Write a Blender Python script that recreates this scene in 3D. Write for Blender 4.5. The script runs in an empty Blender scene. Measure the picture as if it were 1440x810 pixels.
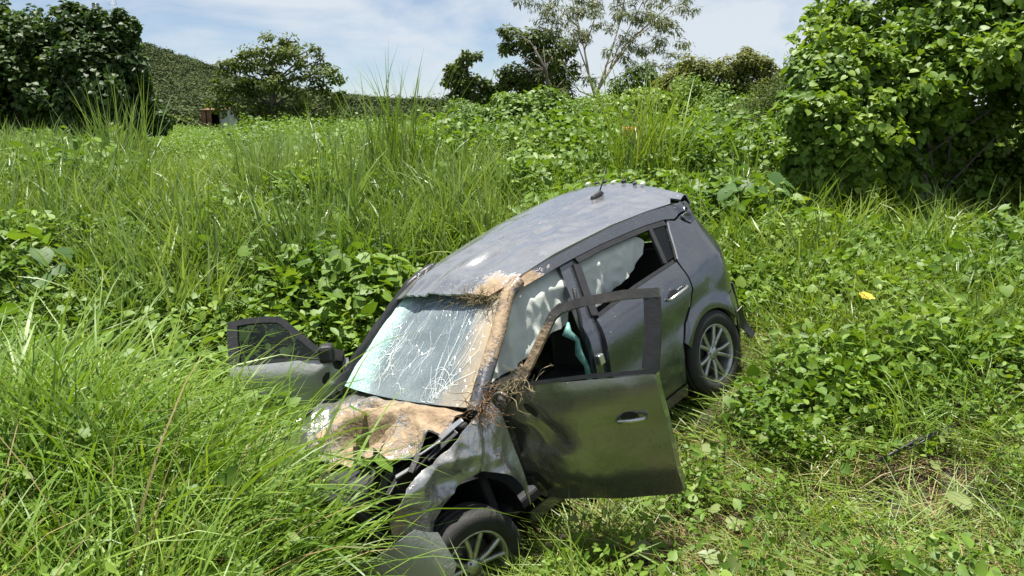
import bpy, bmesh, math, random
import numpy as np
from mathutils import Vector, Matrix, noise
from mathutils.geometry import delaunay_2d_cdt

rng = np.random.default_rng(7)
random.seed(7)
scene = bpy.context.scene
COL = scene.collection
EYE = 1.65                     # eye height above the road edge the photographer stands on
FPX = 1058.8                   # focal length in pixels of the 1440 px wide photograph
TILT = math.atan((405 - 150) / FPX)

# ------------------------------------------------------------------ camera
cam_d = bpy.data.cameras.new("camera")
cam = bpy.data.objects.new("camera", cam_d)
COL.objects.link(cam)
cam.location = (0, 0, EYE)
cam.rotation_euler = (math.pi / 2 - TILT, 0, 0)
cam_d.sensor_width = 36.0
cam_d.lens = 36.0 * FPX / 1440.0
cam_d.clip_start = 0.05
cam_d.clip_end = 4000
scene.camera = cam

# ------------------------------------------------------------------ light
SUN = Vector((-0.06, 0.17, 0.98)).normalized()
sun_el = math.asin(SUN.z)
sun_az = math.atan2(SUN.x, SUN.y)
sl = bpy.data.lights.new("sun", 'SUN')
sl.energy = 5.0
sl.angle = math.radians(0.53)
sl.color = (1.0, 0.955, 0.88)
so = bpy.data.objects.new("sun", sl)
COL.objects.link(so)
so.rotation_euler = (-SUN).to_track_quat('-Z', 'Y').to_euler()

world = bpy.data.worlds.new("World")
scene.world = world
world.use_nodes = True
wn, wl = world.node_tree.nodes, world.node_tree.links
wn.clear()
out = wn.new('ShaderNodeOutputWorld')
bg = wn.new('ShaderNodeBackground')
bg.inputs['Strength'].default_value = 0.05
sky = wn.new('ShaderNodeTexSky')
sky.sky_type = 'NISHITA'
sky.sun_disc = False
sky.sun_elevation = sun_el
sky.sun_rotation = sun_az
sky.air_density = 0.7
sky.dust_density = 0.0
sky.ozone_density = 4.0
tc = wn.new('ShaderNodeTexCoord')
mp = wn.new('ShaderNodeMapping')
mp.inputs['Scale'].default_value = (1.0, 1.0, 2.6)
mp.inputs['Location'].default_value = (0.35, 0.2, 0.1)
n1 = wn.new('ShaderNodeTexNoise')
n1.inputs['Scale'].default_value = 3.0
n1.inputs['Detail'].default_value = 9
n1.inputs['Roughness'].default_value = 0.55
n1.inputs['Distortion'].default_value = 0.4
cr = wn.new('ShaderNodeValToRGB')
cr.color_ramp.elements[0].position = 0.42
cr.color_ramp.elements[0].color = (0.16, 0.16, 0.16, 1)
cr.color_ramp.elements[1].position = 0.57
cr.color_ramp.elements[1].color = (0.93, 0.93, 0.93, 1)
mx = wn.new('ShaderNodeMix')
mx.data_type = 'RGBA'
mx.inputs['B'].default_value = (7.0, 7.6, 8.2, 1)
wl.new(tc.outputs['Generated'], mp.inputs['Vector'])
wl.new(mp.outputs['Vector'], n1.inputs['Vector'])
wl.new(n1.outputs['Fac'], cr.inputs['Fac'])
wl.new(cr.outputs['Color'], mx.inputs['Factor'])
wl.new(sky.outputs['Color'], mx.inputs['A'])
wl.new(mx.outputs['Result'], bg.inputs['Color'])
wl.new(bg.outputs['Background'], out.inputs['Surface'])

scene.view_settings.view_transform = 'Standard'
scene.view_settings.look = 'None'
scene.view_settings.gamma = 1.0
scene.view_settings.exposure = 1.1
scene.cycles.max_bounces = 6
scene.cycles.diffuse_bounces = 3
scene.cycles.glossy_bounces = 3
scene.cycles.transparent_max_bounces = 12
scene.cycles.transmission_bounces = 3
scene.cycles.use_denoising = True

# ------------------------------------------------------------------ helpers
def at(px, py, Y):
    """world point on the ray of photograph pixel (px, py) at forward distance Y"""
    du, dv = (px - 720) / FPX, (py - 405) / FPX
    c, s = math.cos(TILT), math.sin(TILT)
    d = Vector((du, c - s * dv, -s - c * dv))
    t = Y / d.y
    return Vector((0, 0, EYE)) + d * t

def tag(o, label=None, cat=None, group=None, kind=None):
    if label: o['label'] = label
    if cat: o['category'] = cat
    if group: o['group'] = group
    if kind: o['kind'] = kind
    return o

def link(name, me, parent=None, mat=None):
    o = bpy.data.objects.new(name, me)
    COL.objects.link(o)
    if parent is not None: o.parent = parent
    if mat is not None and me is not None and len(me.materials) == 0: me.materials.append(mat)
    return o

def empty(name, loc=(0, 0, 0)):
    o = bpy.data.objects.new(name, None)
    o.empty_display_size = 0.2
    o.location = loc
    COL.objects.link(o)
    return o

def npmesh(name, V, F, mat=None, smooth=False, attrs=None):
    """mesh from an (n,3) array and a list of index arrays (all rows of one array have the same size)"""
    me = bpy.data.meshes.new(name)
    V = np.asarray(V, dtype=np.float32)
    if not isinstance(F, list): F = [F]
    F = [np.asarray(f, dtype=np.int32) for f in F if len(f)]
    me.vertices.add(len(V)); me.vertices.foreach_set('co', V.ravel())
    nl = sum(f.size for f in F); npo = sum(len(f) for f in F)
    me.loops.add(nl); me.loops.foreach_set('vertex_index', np.concatenate([f.ravel() for f in F]))
    me.polygons.add(npo)
    tot = np.concatenate([np.full(len(f), f.shape[1], np.int32) for f in F])
    st = np.concatenate([[0], np.cumsum(tot)[:-1]]).astype(np.int32)
    me.polygons.foreach_set('loop_start', st)
    if smooth: me.polygons.foreach_set('use_smooth', np.ones(npo, bool))
    if attrs:
        for k, a in attrs.items():
            at_ = me.attributes.new(k, 'FLOAT', 'POINT'); at_.data.foreach_set('value', np.asarray(a, np.float32))
    me.update(calc_edges=True)
    if mat is not None: me.materials.append(mat)
    return me

def tube_arrays(path, radii, n=6, cap=True):
    path = [Vector(p) for p in path]
    V, Q, Tr = [], [], []
    up = Vector((0.13, 0.31, 0.94))
    for i, p in enumerate(path):
        a = path[max(i - 1, 0)]; b = path[min(i + 1, len(path) - 1)]
        d = (b - a).normalized()
        s = d.cross(up)
        if s.length < 1e-3: s = d.cross(Vector((1, 0, 0)))
        s.normalize(); t = s.cross(d).normalized()
        for k in range(n):
            ang = 2 * math.pi * k / n
            V.append(p + (s * math.cos(ang) + t * math.sin(ang)) * radii[i])
    for i in range(len(path) - 1):
        for k in range(n):
            Q.append((i * n + k, i * n + (k + 1) % n, (i + 1) * n + (k + 1) % n, (i + 1) * n + k))
    if cap:
        V.append(path[0]); V.append(path[-1]); c0 = len(V) - 2; c1 = len(V) - 1; L = (len(path) - 1) * n
        for k in range(n):
            Tr.append((c0, (k + 1) % n, k)); Tr.append((c1, L + k, L + (k + 1) % n))
    return [tuple(v) for v in V], Q, Tr

def tubes(name, items, mat, parent=None, n=6):
    V, Q, Tr = [], [], []
    for path, radii in items:
        v, q, t = tube_arrays(path, radii, n); o = len(V)
        V += v; Q += [tuple(i + o for i in f) for f in q]; Tr += [tuple(i + o for i in f) for f in t]
    return link(name, npmesh(name, V, [Q, Tr], mat, True), parent)

def rbox(name, c, size, mat, parent=None, bev=0.02, rot=(0, 0, 0), seg=2, taper=None):
    bm = bmesh.new()
    bmesh.ops.create_cube(bm, size=1)
    for v in bm.verts:
        v.co = Vector((v.co.x * size[0], v.co.y * size[1], v.co.z * size[2]))
        if taper and v.co.z > 0:
            v.co.x *= taper[0]; v.co.y *= taper[1]
    if bev > 0: bmesh.ops.bevel(bm, geom=bm.edges[:] , offset=bev, segments=seg, affect='EDGES', profile=0.5)
    M = Matrix.Translation(c) @ Matrix.Rotation(rot[2], 4, 'Z') @ Matrix.Rotation(rot[1], 4, 'Y') @ Matrix.Rotation(rot[0], 4, 'X')
    bm.transform(M)
    me = bpy.data.meshes.new(name); bm.to_mesh(me); bm.free()
    return link(name, me, parent, mat)

# ------------------------------------------------------------------ materials
def newmat(name):
    m = bpy.data.materials.new(name); m.use_nodes = True
    nt = m.node_tree
    return m, nt.nodes, nt.links, nt.nodes['Principled BSDF'], nt.nodes['Material Output']

def plain(name, col, rough=0.6, metal=0.0, spec=0.5, var=0.15, scale=8.0, bump=0.0, bscale=60):
    m, N, L, P, O = newmat(name)
    P.inputs['Roughness'].default_value = rough; P.inputs['Metallic'].default_value = metal
    P.inputs['Specular IOR Level'].default_value = spec
    tcn = N.new('ShaderNodeTexCoord'); nz = N.new('ShaderNodeTexNoise'); nz.inputs['Scale'].default_value = scale; nz.inputs['Detail'].default_value = 5
    r = N.new('ShaderNodeValToRGB')
    r.color_ramp.elements[0].position = 0.3; r.color_ramp.elements[1].position = 0.7
    r.color_ramp.elements[0].color = tuple(c * (1 - var) for c in col) + (1,)
    r.color_ramp.elements[1].color = tuple(min(1, c * (1 + var)) for c in col) + (1,)
    L.new(tcn.outputs['Object'], nz.inputs['Vector']); L.new(nz.outputs['Fac'], r.inputs['Fac']); L.new(r.outputs['Color'], P.inputs['Base Color'])
    if bump:
        b = N.new('ShaderNodeBump'); b.inputs['Strength'].default_value = bump; b.inputs['Distance'].default_value = 0.01
        n2 = N.new('ShaderNodeTexNoise'); n2.inputs['Scale'].default_value = bscale; n2.inputs['Detail'].default_value = 4
        L.new(tcn.outputs['Object'], n2.inputs['Vector']); L.new(n2.outputs['Fac'], b.inputs['Height']); L.new(b.outputs['Normal'], P.inputs['Normal'])
    return m

def leafmat(name, cols, trans=0.4, rough=0.42, spec=0.45, tcol=None, wscale=0.55):
    """leaf: colour ramp driven by per-leaf value 'v', per-instance random and a slow noise over the ground; translucent"""
    m, N, L, P, O = newmat(name)
    at_ = N.new('ShaderNodeAttribute'); at_.attribute_name = 'v'
    oi = N.new('ShaderNodeObjectInfo')
    geo = N.new('ShaderNodeNewGeometry')
    nz = N.new('ShaderNodeTexNoise'); nz.inputs['Scale'].default_value = wscale; nz.inputs['Detail'].default_value = 2
    L.new(geo.outputs['Position'], nz.inputs['Vector'])
    a1 = N.new('ShaderNodeMath'); a1.operation = 'MULTIPLY_ADD'; a1.inputs[1].default_value = 0.35
    L.new(oi.outputs['Random'], a1.inputs[0])
    b1 = N.new('ShaderNodeMath'); b1.operation = 'MULTIPLY_ADD'; b1.inputs[1].default_value = 0.5; b1.inputs[2].default_value = 0.0
    L.new(at_.outputs['Fac'], b1.inputs[0]); L.new(b1.outputs[0], a1.inputs[2])
    c1 = N.new('ShaderNodeMath'); c1.operation = 'MULTIPLY_ADD'; c1.inputs[1].default_value = 0.9
    L.new(nz.outputs['Fac'], c1.inputs[0]); L.new(a1.outputs[0], c1.inputs[2])
    d1 = N.new('ShaderNodeMath'); d1.operation = 'SUBTRACT'; d1.inputs[1].default_value = 0.37
    L.new(c1.outputs[0], d1.inputs[0])
    r = N.new('ShaderNodeValToRGB')
    els = r.color_ramp.elements
    while len(els) < len(cols): els.new(0.5)
    for i, c in enumerate(cols):
        els[i].position = i / (len(cols) - 1); els[i].color = tuple(c) + (1,)
    L.new(d1.outputs[0], r.inputs['Fac'])
    L.new(r.outputs['Color'], P.inputs['Base Color'])
    P.inputs['Roughness'].default_value = rough; P.inputs['Specular IOR Level'].default_value = spec
    T = N.new('ShaderNodeBsdfTranslucent')
    mxc = N.new('ShaderNodeMix'); mxc.data_type = 'RGBA'; mxc.blend_type = 'MULTIPLY'; mxc.inputs['Factor'].default_value = 1.0
    mxc.inputs['B'].default_value = (tcol or (1.5, 1.45, 0.55)) + (1,)
    mxc.clamp_result = False
    L.new(r.outputs['Color'], mxc.inputs['A']); L.new(mxc.outputs['Result'], T.inputs['Color'])
    ms = N.new('ShaderNodeMixShader'); ms.inputs['Fac'].default_value = trans
    L.new(P.outputs['BSDF'], ms.inputs[1]); L.new(T.outputs['BSDF'], ms.inputs[2]); L.new(ms.outputs['Shader'], O.inputs['Surface'])
    return m

M = {}
M['bark'] = plain('bark', (0.10, 0.085, 0.065), 0.9, var=0.4, scale=14, bump=0.6, bscale=30)
M['pale_bark'] = plain('pale_bark', (0.36, 0.31, 0.25), 0.85, var=0.3, scale=10, bump=0.4)
M['stem'] = plain('stem', (0.16, 0.14, 0.07), 0.8, var=0.4)
M['straw'] = leafmat('straw', [(0.16, 0.11, 0.05), (0.28, 0.21, 0.09), (0.40, 0.33, 0.15), (0.46, 0.41, 0.21)], 0.2, 0.65, 0.25, (1.1, 1.0, 0.8))
M['grass_bright'] = leafmat('grass_bright', [(0.0560, 0.115, 0.012), (0.1073, 0.195, 0.02), (0.1632, 0.265, 0.03), (0.2425, 0.33, 0.06)], 0.3, 0.45, 0.42)
M['grass_blue'] = leafmat('grass_blue', [(0.0793, 0.14, 0.03), (0.1306, 0.21, 0.05), (0.1912, 0.28, 0.075), (0.2985, 0.37, 0.14)], 0.28, 0.38, 0.5, (1.4, 1.4, 0.6))
M['grass_mid'] = leafmat('grass_mid', [(0.0653, 0.12, 0.013), (0.1166, 0.195, 0.022), (0.1772, 0.265, 0.036), (0.2798, 0.31, 0.08)], 0.3, 0.42, 0.45)
M['vine'] = leafmat('vine', [(0.0513, 0.11, 0.012), (0.0933, 0.175, 0.02), (0.1446, 0.24, 0.03), (0.2239, 0.31, 0.05)], 0.3, 0.52, 0.34)
M['vine_pale'] = leafmat('vine_pale', [(0.10, 0.15, 0.04), (0.15, 0.20, 0.06), (0.21, 0.26, 0.09), (0.28, 0.31, 0.13)], 0.3, 0.6, 0.25)
M['vine_dark'] = leafmat('vine_dark', [(0.022, 0.048, 0.011), (0.035, 0.072, 0.014), (0.055, 0.10, 0.018), (0.085, 0.14, 0.026)], 0.3, 0.5, 0.3)
M['vine_bush'] = leafmat('vine_bush', [(0.0513, 0.105, 0.014), (0.0933, 0.17, 0.02), (0.1399, 0.235, 0.03), (0.2239, 0.31, 0.05)], 0.32, 0.5, 0.36)
M['tree_leaf'] = leafmat('tree_leaf', [(0.045, 0.072, 0.016), (0.075, 0.11, 0.024), (0.115, 0.15, 0.03), (0.16, 0.185, 0.04)], 0.32, 0.55, 0.25)
M['gum_leaf'] = leafmat('gum_leaf', [(0.08, 0.105, 0.04), (0.13, 0.155, 0.06), (0.18, 0.20, 0.08), (0.25, 0.24, 0.11)], 0.3, 0.55, 0.25, (1.2, 1.2, 0.8))
M['fern_leaf'] = leafmat('fern_leaf', [(0.055, 0.09, 0.018), (0.09, 0.14, 0.026), (0.135, 0.19, 0.036), (0.19, 0.22, 0.055)], 0.38, 0.5, 0.3)
M['scrub_leaf'] = leafmat('scrub_leaf', [(0.07, 0.09, 0.022), (0.115, 0.14, 0.03), (0.16, 0.175, 0.042), (0.21, 0.20, 0.065)], 0.34, 0.6, 0.25)
M['hill_leaf'] = leafmat('hill_leaf', [(0.045, 0.065, 0.035), (0.065, 0.088, 0.042), (0.085, 0.108, 0.05), (0.11, 0.13, 0.06)], 0.1, 0.95, 0.0, (1.2, 1.2, 0.8), 0.02)
M['big_leaf'] = leafmat('big_leaf', [(0.045, 0.10, 0.028), (0.075, 0.15, 0.042), (0.105, 0.195, 0.05), (0.145, 0.24, 0.06)], 0.4, 0.5, 0.3)

# soil
m, N, L, P, O = newmat('soil')
geo = N.new('ShaderNodeNewGeometry')
nz = N.new('ShaderNodeTexNoise'); nz.inputs['Scale'].default_value = 3.0; nz.inputs['Detail'].default_value = 8
n2 = N.new('ShaderNodeTexNoise'); n2.inputs['Scale'].default_value = 60; n2.inputs['Detail'].default_value = 4
r = N.new('ShaderNodeValToRGB')
r.color_ramp.elements[0].position = 0.35; r.color_ramp.elements[0].color = (0.022, 0.022, 0.010, 1)
r.color_ramp.elements[1].position = 0.7; r.color_ramp.elements[1].color = (0.10, 0.068, 0.036, 1)
bp = N.new('ShaderNodeBump'); bp.inputs['Strength'].default_value = 0.8; bp.inputs['Distance'].default_value = 0.03
L.new(geo.outputs['Position'], nz.inputs['Vector']); L.new(geo.outputs['Position'], n2.inputs['Vector'])
L.new(nz.outputs['Fac'], r.inputs['Fac'])
sx = N.new('ShaderNodeSeparateXYZ'); L.new(geo.outputs['Position'], sx.inputs[0])
mr = N.new('ShaderNodeMapRange'); mr.inputs['From Min'].default_value = 12; mr.inputs['From Max'].default_value = 20; L.new(sx.outputs['Y'], mr.inputs['Value'])
mg = N.new('ShaderNodeMix'); mg.data_type = 'RGBA'; mg.inputs['B'].default_value = (.07, .10, .025, 1); L.new(mr.outputs[0], mg.inputs['Factor']); L.new(r.outputs['Color'], mg.inputs['A'])
L.new(mg.outputs['Result'], P.inputs['Base Color'])
L.new(n2.outputs['Fac'], bp.inputs['Height']); L.new(bp.outputs['Normal'], P.inputs['Normal'])
P.inputs['Roughness'].default_value = 0.95
M['soil'] = m

# ------------------------------------------------------------------ where the car rests
def carR():
    y, p, r_ = math.radians(224.3), math.radians(13.2), math.radians(12.27)
    return Matrix.Rotation(y, 3, 'Z') @ Matrix.Rotation(p, 3, 'Y') @ Matrix.Rotation(r_, 3, 'X')
CR = carR()
CT = Vector((1.0506, 5.9249, -2.2488 + EYE))
CARM = Matrix.Translation(CT) @ CR.to_4x4()
CARI = np.array(CARM.inverted())
def car_local(P):
    P = np.asarray(P); return P @ CARI[:3, :3].T + CARI[:3, 3]

# ------------------------------------------------------------------ terrain
def cw(x, y, z=0): return tuple(CARM @ Vector((x, y, z)))
ctrl = [cw(0, .8, -.02), cw(0, -.8, -.02), cw(2.5, .8, .0), cw(2.5, -.8, -.02), cw(1.25, 0, -.12), cw(3.3, .5, -.05), cw(3.3, -.6, 0.0)]
ctrl += [(x, y, z + EYE) for x, y, z in [
    (0, 0, -1.65), (-4, 0, -1.75), (4, 0, -1.6), (0, 1.6, -1.95), (-3, 1.7, -2.1), (3, 1.6, -1.85), (0, -3, -1.6), (-6, 2, -2.0), (7, 2, -1.6),
    (.6, 3.6, -2.42), (1.3, 3.2, -2.32), (2.2, 3.5, -2.22), (3.4, 3.4, -1.95), (1.4, 4.2, -2.25), (2.6, 4.6, -2.0), (3.6, 6.0, -1.65), (2.6, 7.2, -1.7), (5.5, 6.5, -1.62), (4.2, 8.2, -1.62),
    (-1.5, 3.2, -2.12), (-1.2, 2.5, -2.0), (-2.7, 3.4, -2.02), (-2.4, 2.4, -1.9), (-3.0, 5.5, -2.75), (-5, 4.5, -2.5), (-4.5, 7.0, -2.15), (-2.0, 8.2, -1.95), (0.3, 8.6, -1.75), (-7.5, 8.5, -1.8),
    (-9, 11.5, -1.3), (-6.5, 11, -1.38), (-4, 11.2, -1.45), (0, 11.3, -1.38), (4, 10.5, -1.5), (6.5, 9, -1.75), (7, 11, -1.6), (10, 11, -1.5), (-12, 15, -1.35), (-5, 15, -1.6), (0, 15, -1.4), (4, 15, -1.25), (12, 16, -1.0),
    (-12, 22, -1.7), (0, 22, -1.6), (12, 22, -1.0), (-14, 6, -2.0), (14, 6, -1.1)]]
ctrl = np.array(ctrl)
def _U(r2): return np.where(r2 > 1e-12, r2 * np.log(r2 + 1e-12), 0.0)
_c = ctrl[:, :2]; _n = len(_c)
_K = _U(((_c[:, None] - _c[None]) ** 2).sum(-1)) + 0.25 * np.eye(_n)
_Pm = np.hstack([np.ones((_n, 1)), _c])
_A = np.block([[_K, _Pm], [_Pm.T, np.zeros((3, 3))]])
_wt = np.linalg.solve(_A, np.concatenate([ctrl[:, 2], np.zeros(3)]))
def ground(x, y):
    x = np.atleast_1d(np.asarray(x, float)); y = np.atleast_1d(np.asarray(y, float))
    xc = np.clip(x, -13, 13); yc = np.clip(y, -3, 21)
    z = np.zeros_like(xc)
    for i in range(_n): z += _wt[i] * _U((xc - _c[i, 0]) ** 2 + (yc - _c[i, 1]) ** 2)
    z += _wt[_n] + _wt[_n + 1] * xc + _wt[_n + 2] * yc
    d = np.clip((np.maximum(np.abs(x) / 13.0, (y - 3) / 18.0) - 0.75) / 0.6, 0, 1)
    d = d * d * (3 - 2 * d)
    plat = EYE - 1.7
    return z * (1 - d) + plat * d
def gz(x, y): return float(ground(x, y)[0])

def axis(lo, hi, a, b, fine, grow):
    s = list(np.arange(a, b + 1e-6, fine)); st = fine; v = b
    while v < hi: st *= grow; v += st; s.append(v)
    st = fine; v = a
    while v > lo: st *= grow; v -= st; s.insert(0, v)
    return np.array(s)
gx = axis(-900, 900, -10, 10, 0.2, 1.22); gy = axis(-30, 1500, -1, 16, 0.2, 1.22)
GX, GY = np.meshgrid(gx, gy)
GZ = ground(GX.ravel(), GY.ravel())
GZ = GZ + np.array([noise.noise(Vector((a * 1.7, b * 1.7, 0))) * 0.05 + noise.noise(Vector((a * .45, b * .45, 3))) * 0.06 for a, b in zip(GX.ravel(), GY.ravel())])
nx, ny = len(gx), len(gy)
ii = (np.arange(ny - 1)[:, None] * nx + np.arange(nx - 1)[None]).ravel()
tag(link('ground', npmesh('ground', np.stack([GX.ravel(), GY.ravel(), GZ], 1), np.stack([ii, ii + 1, ii + nx + 1, ii + nx], 1), M['soil'], True)),
    'dark soil bank under the grass and vines', 'ground', kind='structure')

# ================================================================== THE CAR
def carpaint(name, base=(0.125, 0.135, 0.155), muds=(), dust=0.25, rough=0.22, metal=0.8, scratch=True):
    """grey metallic paint with dust everywhere and dried mud in blobs given as (centre, radii, gain)"""
    m, N, L, P, O = newmat(name)
    tcn = N.new('ShaderNodeTexCoord')
    def noise_(sc, det=6, ro=.55):
        n = N.new('ShaderNodeTexNoise'); n.inputs['Scale'].default_value = sc; n.inputs['Detail'].default_value = det; n.inputs['Roughness'].default_value = ro
        L.new(tcn.outputs['Object'], n.inputs['Vector']); return n
    def math_(op, a, b=None, clamp=False):
        n = N.new('ShaderNodeMath'); n.operation = op; n.use_clamp = clamp
        for i, v in enumerate((a, b)):
            if v is None: continue
            if isinstance(v, (int, float)): n.inputs[i].default_value = v
            else: L.new(v, n.inputs[i])
        return n.outputs[0]
    nb = noise_(5.5, 8, .65); nf = noise_(38, 5, .6)
    tot = None
    for c, rad, g in muds:
        mpn = N.new('ShaderNodeMapping'); mpn.vector_type = 'TEXTURE'
        mpn.inputs['Location'].default_value = c; mpn.inputs['Scale'].default_value = rad
        L.new(tcn.outputs['Object'], mpn.inputs['Vector'])
        ln = N.new('ShaderNodeVectorMath'); ln.operation = 'LENGTH'; L.new(mpn.outputs['Vector'], ln.inputs[0])
        v = math_('MULTIPLY', math_('SUBTRACT', 1.0, ln.outputs['Value']), g)
        v = math_('MAXIMUM', v, -1.2)
        tot = v if tot is None else math_('MAXIMUM', tot, v)
    nmix = math_('ADD', math_('MULTIPLY', nb.outputs['Fac'], 1.2), math_('MULTIPLY', nf.outputs['Fac'], .8))
    nmix = math_('SUBTRACT', nmix, 1.0)
    if tot is None: mud = math_('MULTIPLY', 0.0, 0.0)
    else:
        mud = math_('ADD', tot, math_('MULTIPLY', nmix, 1.6)); mud = math_('MULTIPLY', mud, 2.2, True)
    dn = math_('MULTIPLY', math_('ADD', math_('MULTIPLY', nmix, 1.5), 0.5, True), dust)
    ns = noise_(150, 2, .5); nsp = noise_(9, 3, .6)
    spk = math_('MULTIPLY', math_('MULTIPLY', math_('SUBTRACT', ns.outputs['Fac'], .64), 9.0, True), math_('MULTIPLY', math_('SUBTRACT', nsp.outputs['Fac'], .40), 3.2, True))
    dn = math_('MAXIMUM', dn, math_('MULTIPLY', spk, .55))
    fac = math_('MAXIMUM', mud, dn, True)
    mudcol = N.new('ShaderNodeValToRGB')
    mudcol.color_ramp.elements[0].position = .3; mudcol.color_ramp.elements[0].color = (0.15, 0.095, 0.05, 1)
    mudcol.color_ramp.elements[1].position = .68; mudcol.color_ramp.elements[1].color = (0.38, 0.285, 0.185, 1)
    L.new(math_('ADD', math_('MULTIPLY', nb.outputs['Fac'], .55), math_('MULTIPLY', nf.outputs['Fac'], .45)), mudcol.inputs['Fac'])
    mc = N.new('ShaderNodeMix'); mc.data_type = 'RGBA'; mc.inputs['A'].default_value = base + (1,)
    L.new(fac, mc.inputs['Factor']); L.new(mudcol.outputs['Color'], mc.inputs['B']); L.new(mc.outputs['Result'], P.inputs['Base Color'])
    inv = math_('SUBTRACT', 1.0, fac)
    L.new(math_('MULTIPLY', inv, metal), P.inputs['Metallic'])
    L.new(math_('ADD', math_('MULTIPLY', fac, .6), rough, True), P.inputs['Roughness'])
    L.new(math_('MULTIPLY', inv, .7), P.inputs['Coat Weight']); P.inputs['Coat Roughness'].default_value = 0.09
    b = N.new('ShaderNodeBump'); b.inputs['Strength'].default_value = .8; b.inputs['Distance'].default_value = .012
    L.new(math_('MULTIPLY', fac, nf.outputs['Fac']), b.inputs['Height']); L.new(b.outputs['Normal'], P.inputs['Normal'])
    return m

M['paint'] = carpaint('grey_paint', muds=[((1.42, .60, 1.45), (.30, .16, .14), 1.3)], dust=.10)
M['paint_roof'] = carpaint('roof_paint', base=(0.36, 0.365, 0.375), muds=[((1.50, .50, 1.42), (.20, .22, .2), .9)], dust=.10, rough=.22)  # same grey car paint, lightened to carry the sky and sun sheen
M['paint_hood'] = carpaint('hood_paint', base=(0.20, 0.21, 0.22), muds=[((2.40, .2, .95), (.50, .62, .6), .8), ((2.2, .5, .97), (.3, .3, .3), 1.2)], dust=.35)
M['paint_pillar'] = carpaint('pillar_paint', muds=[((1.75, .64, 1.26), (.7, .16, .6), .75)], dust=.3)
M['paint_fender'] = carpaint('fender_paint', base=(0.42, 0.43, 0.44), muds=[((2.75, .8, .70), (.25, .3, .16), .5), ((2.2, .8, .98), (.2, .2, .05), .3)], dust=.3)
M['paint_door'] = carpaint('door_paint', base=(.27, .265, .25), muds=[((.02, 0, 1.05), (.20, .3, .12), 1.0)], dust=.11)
M['door_frame_mud'] = carpaint('muddy_frame', base=(.03, .03, .03), muds=[((.3, 0, 1.27), (.30, .3, .30), 1.4)], dust=.2, metal=0, rough=.45)
M['black'] = plain('black_plastic', (0.018, 0.018, 0.019), .45, var=.3, scale=20, bump=.15)
M['rubber'] = plain('tyre_rubber', (0.022, 0.022, 0.021), .8, var=.35, scale=9, bump=.25, bscale=90)
M['interior'] = plain('dark_interior', (0.02, 0.02, 0.022), .8, var=.3)
M['alloy'] = plain('alloy', (0.50, 0.50, 0.49), .38, metal=.8, var=.25, scale=30)
M['alloy_dark'] = plain('alloy_pocket', (0.05, 0.05, 0.05), .5, metal=.3)
M['chrome'] = plain('bright_trim', (0.62, 0.62, 0.60), .22, metal=.9, var=.15)
M['silver_and_lit_door'] = carpaint('bumper_and_lit_door', base=(.46, .48, .50), muds=[((2.8, .9, .3), (.2, .2, .1), .2)], dust=.3, metal=.5, rough=.3)
M['cloth'] = plain('airbag_cloth', (0.56, 0.59, 0.53), .85, var=.08, scale=5, bump=.2, bscale=140)
M['lamp_red'] = plain('tail_lamp', (0.25, 0.012, 0.012), .15, var=.2)
M['teal'] = plain('teal_film', (0.13, 0.30, 0.26), .4, var=.35, scale=30)
M['roots'] = plain('dry_roots', (0.20, 0.12, 0.06), .95, var=.5, scale=60)
M['debris'] = plain('dry_debris', (0.24, 0.20, 0.11), .95, var=.5, scale=60)
M['disc'] = plain('brake_disc', (.12, .11, .10), .5, metal=.7)

# tinted side glass
m, N, L, P, O = newmat('side_glass')
N.remove(P)
tr = N.new('ShaderNodeBsdfTransparent'); tr.inputs['Color'].default_value = (.36, .40, .36, 1)
gl = N.new('ShaderNodeBsdfGlossy'); gl.inputs['Roughness'].default_value = .04
fr = N.new('ShaderNodeFresnel'); fr.inputs['IOR'].default_value = 1.5
ms = N.new('ShaderNodeMixShader'); L.new(fr.outputs[0], ms.inputs[0]); L.new(tr.outputs[0], ms.inputs[1]); L.new(gl.outputs[0], ms.inputs[2]); L.new(ms.outputs[0], O.inputs['Surface'])
M['side_glass'] = m

# shattered laminated windscreen
m, N, L, P, O = newmat('shattered_glass')
tcn = N.new('ShaderNodeTexCoord')
sep = N.new('ShaderNodeSeparateXYZ'); L.new(tcn.outputs['Object'], sep.inputs[0])
def _ramp(sock, p0, p1, c0=(0, 0, 0, 1), c1=(1, 1, 1, 1)):
    r = N.new('ShaderNodeValToRGB'); r.color_ramp.elements[0].position = p0; r.color_ramp.elements[1].position = p1
    r.color_ramp.elements[0].color = c0; r.color_ramp.elements[1].color = c1; L.new(sock, r.inputs['Fac']); return r.outputs['Color']
def _m(op, a, b, clamp=False):
    n = N.new('ShaderNodeMath'); n.operation = op; n.use_clamp = clamp
    for i, v in enumerate((a, b)):
        if isinstance(v, (int, float)): n.inputs[i].default_value = v
        else: L.new(v, n.inputs[i])
    return n.outputs[0]
wz = N.new('ShaderNodeTexNoise'); wz.inputs['Scale'].default_value = 5; wz.inputs['Detail'].default_value = 3
L.new(tcn.outputs['Object'], wz.inputs['Vector'])
va = N.new('ShaderNodeVectorMath'); va.operation = 'MULTIPLY_ADD'; va.inputs[1].default_value = (.12, .12, .12)
L.new(wz.outputs['Color'], va.inputs[0]); L.new(tcn.outputs['Object'], va.inputs[2])
def _vor(scale, wid):
    v = N.new('ShaderNodeTexVoronoi'); v.feature = 'DISTANCE_TO_EDGE'; v.inputs['Scale'].default_value = scale
    L.new(va.outputs[0], v.inputs['Vector']); return _ramp(v.outputs['Distance'], 0.0, wid, (1, 1, 1, 1), (0, 0, 0, 1))
fine = _vor(42, .10); med = _vor(15, .05)
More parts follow.
